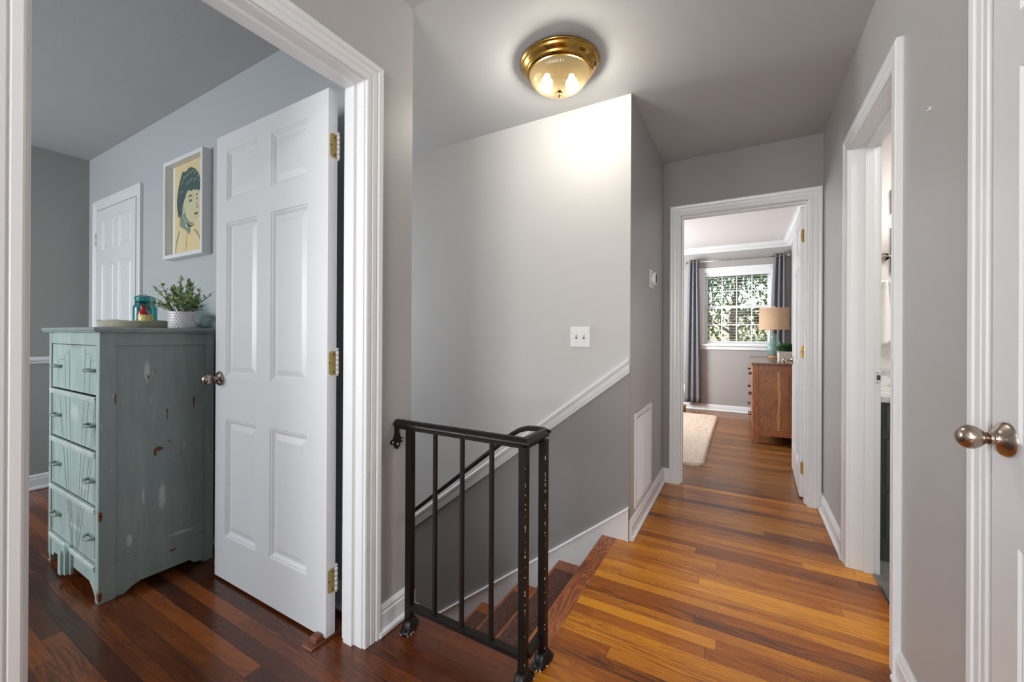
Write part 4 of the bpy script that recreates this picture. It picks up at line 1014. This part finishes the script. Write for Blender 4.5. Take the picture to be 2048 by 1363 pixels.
# ------------------------------------------------------------------ bedroom dresser
WALN = woodboard('warm_reddish_brown_wood', sr(96, 48, 18), sr(160, 90, 40), sr(192, 122, 64), 'zx', rough=.32)
WALP = woodboard('book_matched_side_wood', sr(104, 56, 24), sr(158, 94, 44), sr(186, 122, 66), 'zx', rough=.32, streak=(.335, .016, sr(206, 160, 96), 'x'))
WALT = woodboard('walnut_top', sr(80, 46, 24), sr(120, 76, 44), sr(150, 104, 66), 'y', rough=.22)
dr2 = thing('dresser', (.29, 5.75, 0), 'wide brown wooden dresser with black handles along the bedroom wall', 'dresser')
E0, E1, F0, F1, ZT = .082, .530, 4.950, 6.600, .838
for x in (E0, E1-.052):
    for y in (F0, F1-.045): MB().box(x, x+.052, y, y+.045, 0, ZT-.022).build('leg', WALN, dr2, .003)
MB().box(E0+.052, E1-.045, F0+.003, F0+.03, ZT-.085, ZT-.022).build('side_rail', WALN, dr2, .002)
MB().box(E0+.052, E1-.045, F0+.003, F0+.03, .088, .150).build('side_rail', WALN, dr2, .002)
b = MB(); b.box(E0+.052, E1-.045, F0+.010, F0+.025, .150, ZT-.085); b.build('side_panel', WALP, dr2)
b = MB(); b.box(E0+.02, E1-.012, F0+.03, F1-.01, .10, ZT-.022); b.build('carcass', WALN, dr2)
b = MB(); b.box(E0-.012, E1, F0-.012, F1+.01, ZT-.022, ZT); b.build('top', WALT, dr2, .004)
for zi, (z0, z1) in enumerate(((.585, .79), (.36, .565), (.13, .34))):
    for y0, y1 in ((F0+.055, 5.76), (5.79, F1-.055)):
        b = MB().box(E0-.002, E0+.02, y0, y1, z0, z1); dw = b.build('drawer', WALN, dr2, .002)
        yc = (y0+y1)/2; zc = (z0+z1)/2+.005
        for o in (-.07, .07):
            b = MB(); b.box(E0-.030, E0-.002, yc+o-.004, yc+o+.004, zc-.006, zc+.006); b.box(E0-.036, E0-.028, yc+o-.05, yc+o+.05, zc-.006, zc+.006); b.build('handle', BLACKM, dw)

# table lamp
lx, ly = .345, 6.28; TZ2 = ZT+.0006
lp = thing('table_lamp', (lx, ly, TZ2), 'table lamp with burlap drum shade and green glass gourd base', 'lamp')
b = MB(); b.lathe([(.062, 0), (.064, .003), (.064, .018), (.060, .022), (.002, .022)], (lx, ly, TZ2), (0, 0, 1), 36); b.build('foot', plain('light_wood_foot', sr(176, 122, 84), .5), lp)
b = MB(); b.lathe([(.002, .024), (.050, .024), (.070, .045), (.083, .085), (.084, .115), (.076, .155), (.058, .200), (.043, .245), (.036, .285), (.038, .305), (.030, .305), (.002, .305)], (lx, ly, TZ2), (0, 0, 1), 72, rfn=lambda i, k: 1+.03*math.cos(i*pi/3)); b.build('glass_base', AQUA, lp)
b = MB(); b.lathe([(.009, .020), (.009, .42), (.015, .42), (.015, .48)], (lx, ly, TZ2), (0, 0, 1), 16); b.lathe([(.022, .306), (.022, .314), (.008, .320)], (lx, ly, TZ2), (0, 0, 1), 20); b.build('stem', NICKEL, lp)
BUR = plain('burlap_shade', sr(184, 154, 124), .85, nscale=260, amt=.18, bump=.2)
b = MB(); b.lathe([(.178, .365), (.168, .640), (.166, .640), (.176, .366)], (lx, ly, TZ2), (0, 0, 1), 56); b.build('shade', BUR, lp, fix=False)
b = MB(); b.lathe([(.179, .362), (.179, .370), (.177, .370)], (lx, ly, TZ2), (0, 0, 1), 56); b.lathe([(.169, .635), (.169, .643), (.167, .643)], (lx, ly, TZ2), (0, 0, 1), 56)
for k in range(3): t = 2*pi*k/3; b.tube([(lx, ly, TZ2+.63), (lx+.167*math.cos(t), ly+.167*math.sin(t), TZ2+.635)], .0015, 5)
b.build('shade_trim', plain('tan_trim', sr(206, 176, 140), .7), lp)
b = MB(); b.lathe([(.003, .48), (.003, .648), (.010, .652), (.012, .662), (.006, .672), (.0005, .676)], (lx, ly, TZ2), (0, 0, 1), 16); b.build('finial', NICKEL, lp)

# planter
px, py = .395, 5.16
pl = thing('planter_box', (px, py, TZ2), 'round boxwood style greenery in a white lattice box on the dresser', 'plant')
WW = plain('whitewashed_wood', sr(214, 204, 192), .7, amt=.1, nscale=30)
b = MB(); w = .075; b.box(px-w, px+w, py-w, py+w, TZ2, TZ2+.120); b.build('box', WW, pl, .002)
b = MB()
for sgn, ax in ((-1, 'y'), (-1, 'x'), (1, 'y'), (1, 'x')):
    def g(a, z, d): return (px+a, py+sgn*(w+d), TZ2+z) if ax == 'y' else (px+sgn*(w+d), py+a, TZ2+z)
    def bar(p, q, r, s):
        dx, dz = r-p, s-q; L = math.hypot(dx, dz); nx, nz = -dz/L*.004, dx/L*.004
        b.prism([(p+nx, q+nz), (r+nx, s+nz), (r-nx, s-nz), (p-nx, q-nz)], g, .0002, .005)
    bar(-w, .006, w, .006); bar(-w, .114, w, .114); bar(-w+.004, .0, -w+.004, .12); bar(w-.004, 0, w-.004, .12)
    bar(-w+.006, .01, w-.006, .11); bar(-w+.006, .11, w-.006, .01); bar(-w+.006, .06, 0, .11); bar(0, .11, w-.006, .06); bar(w-.006, .06, 0, .01); bar(0, .01, -w+.006, .06)
b.build('lattice', plain('white_lattice', sr(240, 236, 230), .6), pl)
GREEN = _leaf('boxwood_leaf', sr(22, 62, 22), sr(40, 104, 34), sr(86, 150, 62))
b = MB(); r4 = random.Random(4)
for k in range(900):
    t = r4.uniform(0, 2*pi); e = math.asin(r4.uniform(-.3, 1)); q = r4.uniform(.55, 1)
    p = Vector((px+.098*q*math.cos(t)*math.cos(e), py+.098*q*math.sin(t)*math.cos(e), TZ2+.135+.072*q*math.sin(e)))
    leaf(b, p, (math.cos(t+r4.uniform(-1, 1)), math.sin(t+r4.uniform(-1, 1)), r4.uniform(-.2, 1)), r4.uniform(.014, .022), .006, .1)
b.build('foliage', GREEN, pl, fix=False)
b = MB(); b.sphere((px, py, TZ2+.13), .062, 16, 10, sc=(1, 1, .85)); b.build('moss_core', plain('dark_moss', sr(24, 44, 20), .9), pl)

# shaggy rug
RUG = None
def _rug():
    n = N('cream_shag_pile'); P = n.pos(); s = n.noise(P, 70, 5, .75); s2 = n.noise(P, 9, 3)
    c = n.ramp(s, [(.30, sr(176, 152, 128)), (.52, sr(226, 210, 192)), (.75, sr(246, 236, 222))]); c = n.mix(n.math('MULTIPLY', s2, .25), c, sr(220, 190, 170))
    return n.pbr(c, .95, normal=n.bump(s, .8, .01), Specular_IOR_Level=.1)
RUG = _rug()
from mathutils import noise as mn
b = MB(); X0, X1, Y0, Y1 = -1.95, -.300, 3.80, 6.30; nx, ny = 150, 220; vs = []; rc = .12
for j in range(ny+1):
    for i in range(nx+1):
        x = X0+(X1-X0)*i/nx; y = Y0+(Y1-Y0)*j/ny
        ex, ey = min(x-X0, X1-x), min(y-Y0, Y1-y)
        if ex < rc and ey < rc:   # rounded corner: pull outside points to the arc
            cx_ = X0+rc if x < (X0+X1)/2 else X1-rc; cy_ = Y0+rc if y < (Y0+Y1)/2 else Y1-rc
            dx, dy = x-cx_, y-cy_; L = math.hypot(dx, dy)
            mx = max(abs(dx), abs(dy)); sc = mx/L if L > 0 else 1; x = cx_+dx*sc; y = cy_+dy*sc
            e = rc-mx
        else: e = min(ex, ey)
        k = min(1, e/.03); hgt = .020*math.sqrt(max(0, k*(2-k)))
        nz = mn.noise(Vector((x*55, y*55, 0)))*.007+mn.noise(Vector((x*18, y*18, 3)))*.006
        if e < 1e-6:
            x += mn.noise(Vector((x*60, y*60, 9)))*.016; y += mn.noise(Vector((y*60, x*60, 5)))*.016
        vs.append((x, y, max(.001, hgt+nz*k+.001)))
b.add(vs, [(j*(nx+1)+i, j*(nx+1)+i+1, (j+1)*(nx+1)+i+1, (j+1)*(nx+1)+i) for j in range(ny) for i in range(nx)], 0, True)
b.build('shag_rug', RUG, fix=False, label='cream shaggy rug on the bedroom floor', cat='rug')
bk = thing('woven_basket', (-.80, 6.55, 0), 'small tan woven basket on the floor beside the curtain', 'basket')
b = MB(); b.lathe([(.045, 0), (.052, .02), (.055, .09), (.052, .095), (.048, .09), (.045, .01), (.002, .01)], (-.80, 6.55, 0), (0, 0, 1), 28, rfn=lambda i, k: 1+.02*math.cos(i*pi)); b.build('body', plain('tan_weave', sr(170, 140, 92), .7, amt=.3, nscale=60, bump=.5), bk)

# ------------------------------------------------------------------ bathroom
vn = thing('bathroom_vanity', (1.0, 2.95, 0), 'dark grey bathroom vanity with marble counter', 'vanity')
V0, V1, VY0, VY1, VZ = .5815, 1.50, 2.69, 3.245, .792
b = MB().box(V0, V1, VY0, VY1, .0, VZ); b.build('cabinet', VANITY, vn, .002)
for x0, x1 in ((V0+.035, V0+.30), (V0+.34, V0+.60), (V0+.63, V1-.02)):
    for z0, z1 in ((.648, .778), (.378, .608), (.114, .346)):
        b = MB(); pr = [(0, 0), (0, .018), (.012, .018), (.018, .012), (.026, .012), (.040, .018)]
        st = [lambda w, d: (x0+w, VY0-d, z0+w), lambda w, d: (x0+w, VY0-d, z1-w), lambda w, d: (x1-w, VY0-d, z1-w), lambda w, d: (x1-w, VY0-d, z0+w)]
        b.sweep(pr, st, closed=True); b.box(x0+.04, x1-.04, VY0-.018, VY0-.01, z0+.04, z1-.04); dd = b.build('drawer_front', VANITY, vn)
        b = MB(); b.lathe([(.006, 0), (.006, .012), (.013, .018), (.013, .024), (.006, .028)], ((x0+x1)/2, VY0-.018, (z0+z1)/2), (0, -1, 0), 16); b.build('knob', BLACKM, dd)
b = MB().box(V0, V1+.01, VY0-.025, VY1, VZ+.0003, VZ+.034); b.build('countertop', MARBLE, vn, .003)
b = MB().box(V0, V1, VY1-.018, VY1, VZ+.034, VZ+.135); b.box(V0, V0+.018, VY0+.02, VY1-.018, VZ+.034, VZ+.135); b.build('backsplash', MARBLE, vn, .002)
rg = thing('towel_ring', (.735, 3.25, 1.60), 'silver towel ring on the bathroom wall', 'towel ring')
b = MB(); b.lathe([(.022, 0), (.022, .008), (.010, .012), (.008, .035)], (.735, 3.25, 1.60), (0, -1, 0), 20); b.build('mount', NICKEL, rg)
b = MB(); b.tube([(.735+.078*math.sin(t), 3.215, 1.522+.078*math.cos(t)) for t in [2*pi*k/36 for k in range(37)]], .0048, 8, upv=(0, 1, 0)); b.build('ring', NICKEL, rg)
TW = plain('white_terry', sr(240, 238, 236), .9, nscale=160, amt=.04, bump=.5)
b = MB(); vs = []; nu, nv = 40, 24
for j in range(nv+1):
    t = j/nv; hw = .030+.052*min(1, t*1.6)**.7; z = 1.452-(1.452-1.08)*t
    for i in range(nu+1):
        s = i/nu*2-1; vs.append((.732+hw*s, 3.192-.016*math.cos(s*9+1)*(1-.4*t)-.012*(1-abs(s)), z+.012*math.sin(s*4)*t))
o2 = len(vs)
b.add(vs, [(j*(nu+1)+i, j*(nu+1)+i+1, (j+1)*(nu+1)+i+1, (j+1)*(nu+1)+i) for j in range(nv) for i in range(nu)], 0, True)
tw = b.build('hand_towel', TW, fix=False, label='white hand towel hanging from the silver bathroom ring', cat='towel'); md = tw.modifiers.new('thick', 'SOLIDIFY'); md.thickness = .010; md.offset = 0
sc = thing('wall_sconce', (.80, 3.25, 1.75), 'black wall sconce with a glowing white globe above the vanity', 'lamp')
MB().box(.762, .838, 3.232, 3.2498, 1.50, 2.00).build('backplate', BLACKM, sc, .002)
b = MB(); b.tube([(.80, 3.232, 1.75), (.80, 3.17, 1.75), (.80, 3.165, 1.79)], .008, 8); b.build('arm', BLACKM, sc)
b = MB(); b.sphere((.80, 3.13, 1.79), .074, 28, 16); b.build('globe', GLOBE, sc)
mir = thing('bathroom_mirror', (1.2, 3.25, 1.45), 'black framed mirror over the bathroom vanity', 'mirror')
b = MB(); a0, a1, z0, z1 = .95, 1.42, 1.05, 1.95
st = [lambda w, d: (a0-w, 3.25-d, z0-w), lambda w, d: (a0-w, 3.25-d, z1+w), lambda w, d: (a1+w, 3.25-d, z1+w), lambda w, d: (a1+w, 3.25-d, z0-w)]
b.sweep([(0, .0), (0, .018), (.012, .02), (.014, .018), (.014, .0)], st, closed=True); b.build('frame', BLACKM, mir)
MB().box(a0, a1, 3.242, 3.2495, z0, z1).build('glass', plain('mirror_silver', (.9, .9, .9), .02, 1, amt=0), mir)
area('bathroom_fill', (1.2, 2.4, 2.40), (0, 0, -1), .4, .4, 14, (1, .96, .92))  # added bathroom fill light, no fixture belongs to it

# ------------------------------------------------------------------ outdoors behind the window
gm = plain('garden_grass', sr(86, 110, 60), .9, nscale=3, amt=.3)
MB().box(-30, 30, 7.2, 60, -3.1, -3).build('ground', gm, kind='structure')
BARK = plain('grey_brown_bark', sr(120, 92, 74), .9, nscale=20, amt=.3, bump=.5)
LEAFO = _leaf('glossy_outdoor_leaf', sr(44, 66, 28), sr(96, 118, 52), sr(176, 190, 84))
def tree(x, y, z0, z1, R, n, seed, label, L=.12):
    t = thing('tree', (x, y, -3), label, 'tree'); r = random.Random(seed)
    b = MB(); b.tube([(x, y, -3), (x+.1, y, -1), (x-.05, y+.05, (z0+z1)/2), (x+.1, y, z1-.2)], [.14, .11, .08, .03], 10)
    tips = []
    for k in range(14):
        zz = r.uniform(z0, z1-.3); a = r.uniform(0, 2*pi); ln = R*r.uniform(.6, 1)
        e = Vector((x+ln*math.cos(a), y+.6*ln*math.sin(a), zz+r.uniform(.1, .7))); b.tube([(x, y, zz), Vector((x, y, zz)).lerp(e, .5)+Vector((0, 0, .1)), e], [.035, .022, .008], 7); tips.append((Vector((x, y, zz)), e))
    b.build('trunk', BARK, t)
    b = MB()
    for k in range(n):
        s, e = tips[r.randrange(len(tips))]; p = s.lerp(e, r.uniform(.25, 1.05))+Vector((r.gauss(0, .22), r.gauss(0, .18), r.gauss(0, .22)))
        d = Vector((r.uniform(-1, 1), r.uniform(-1, 1), r.uniform(-.8, .6)))
        leaf(b, p, d, L*r.uniform(.7, 1.3), L*.19, .25)
    b.build('foliage', LEAFO, t, fix=False)
tree(-.15, 9.5, -.2, 3.0, 1.15, 2300, 21, 'nearest leafy tree outside the bedroom window, leaves close to the glass', .13)
tree(.75, 12.4, -.6, 3.6, 1.5, 2200, 22, 'leafy tree behind the nearest one, seen through the window above the lamp', .16)
tree(-1.1, 15.6, -1.0, 4.2, 2.0, 2200, 23, 'farthest leafy tree, seen in gaps at the curtain side of the window', .2)
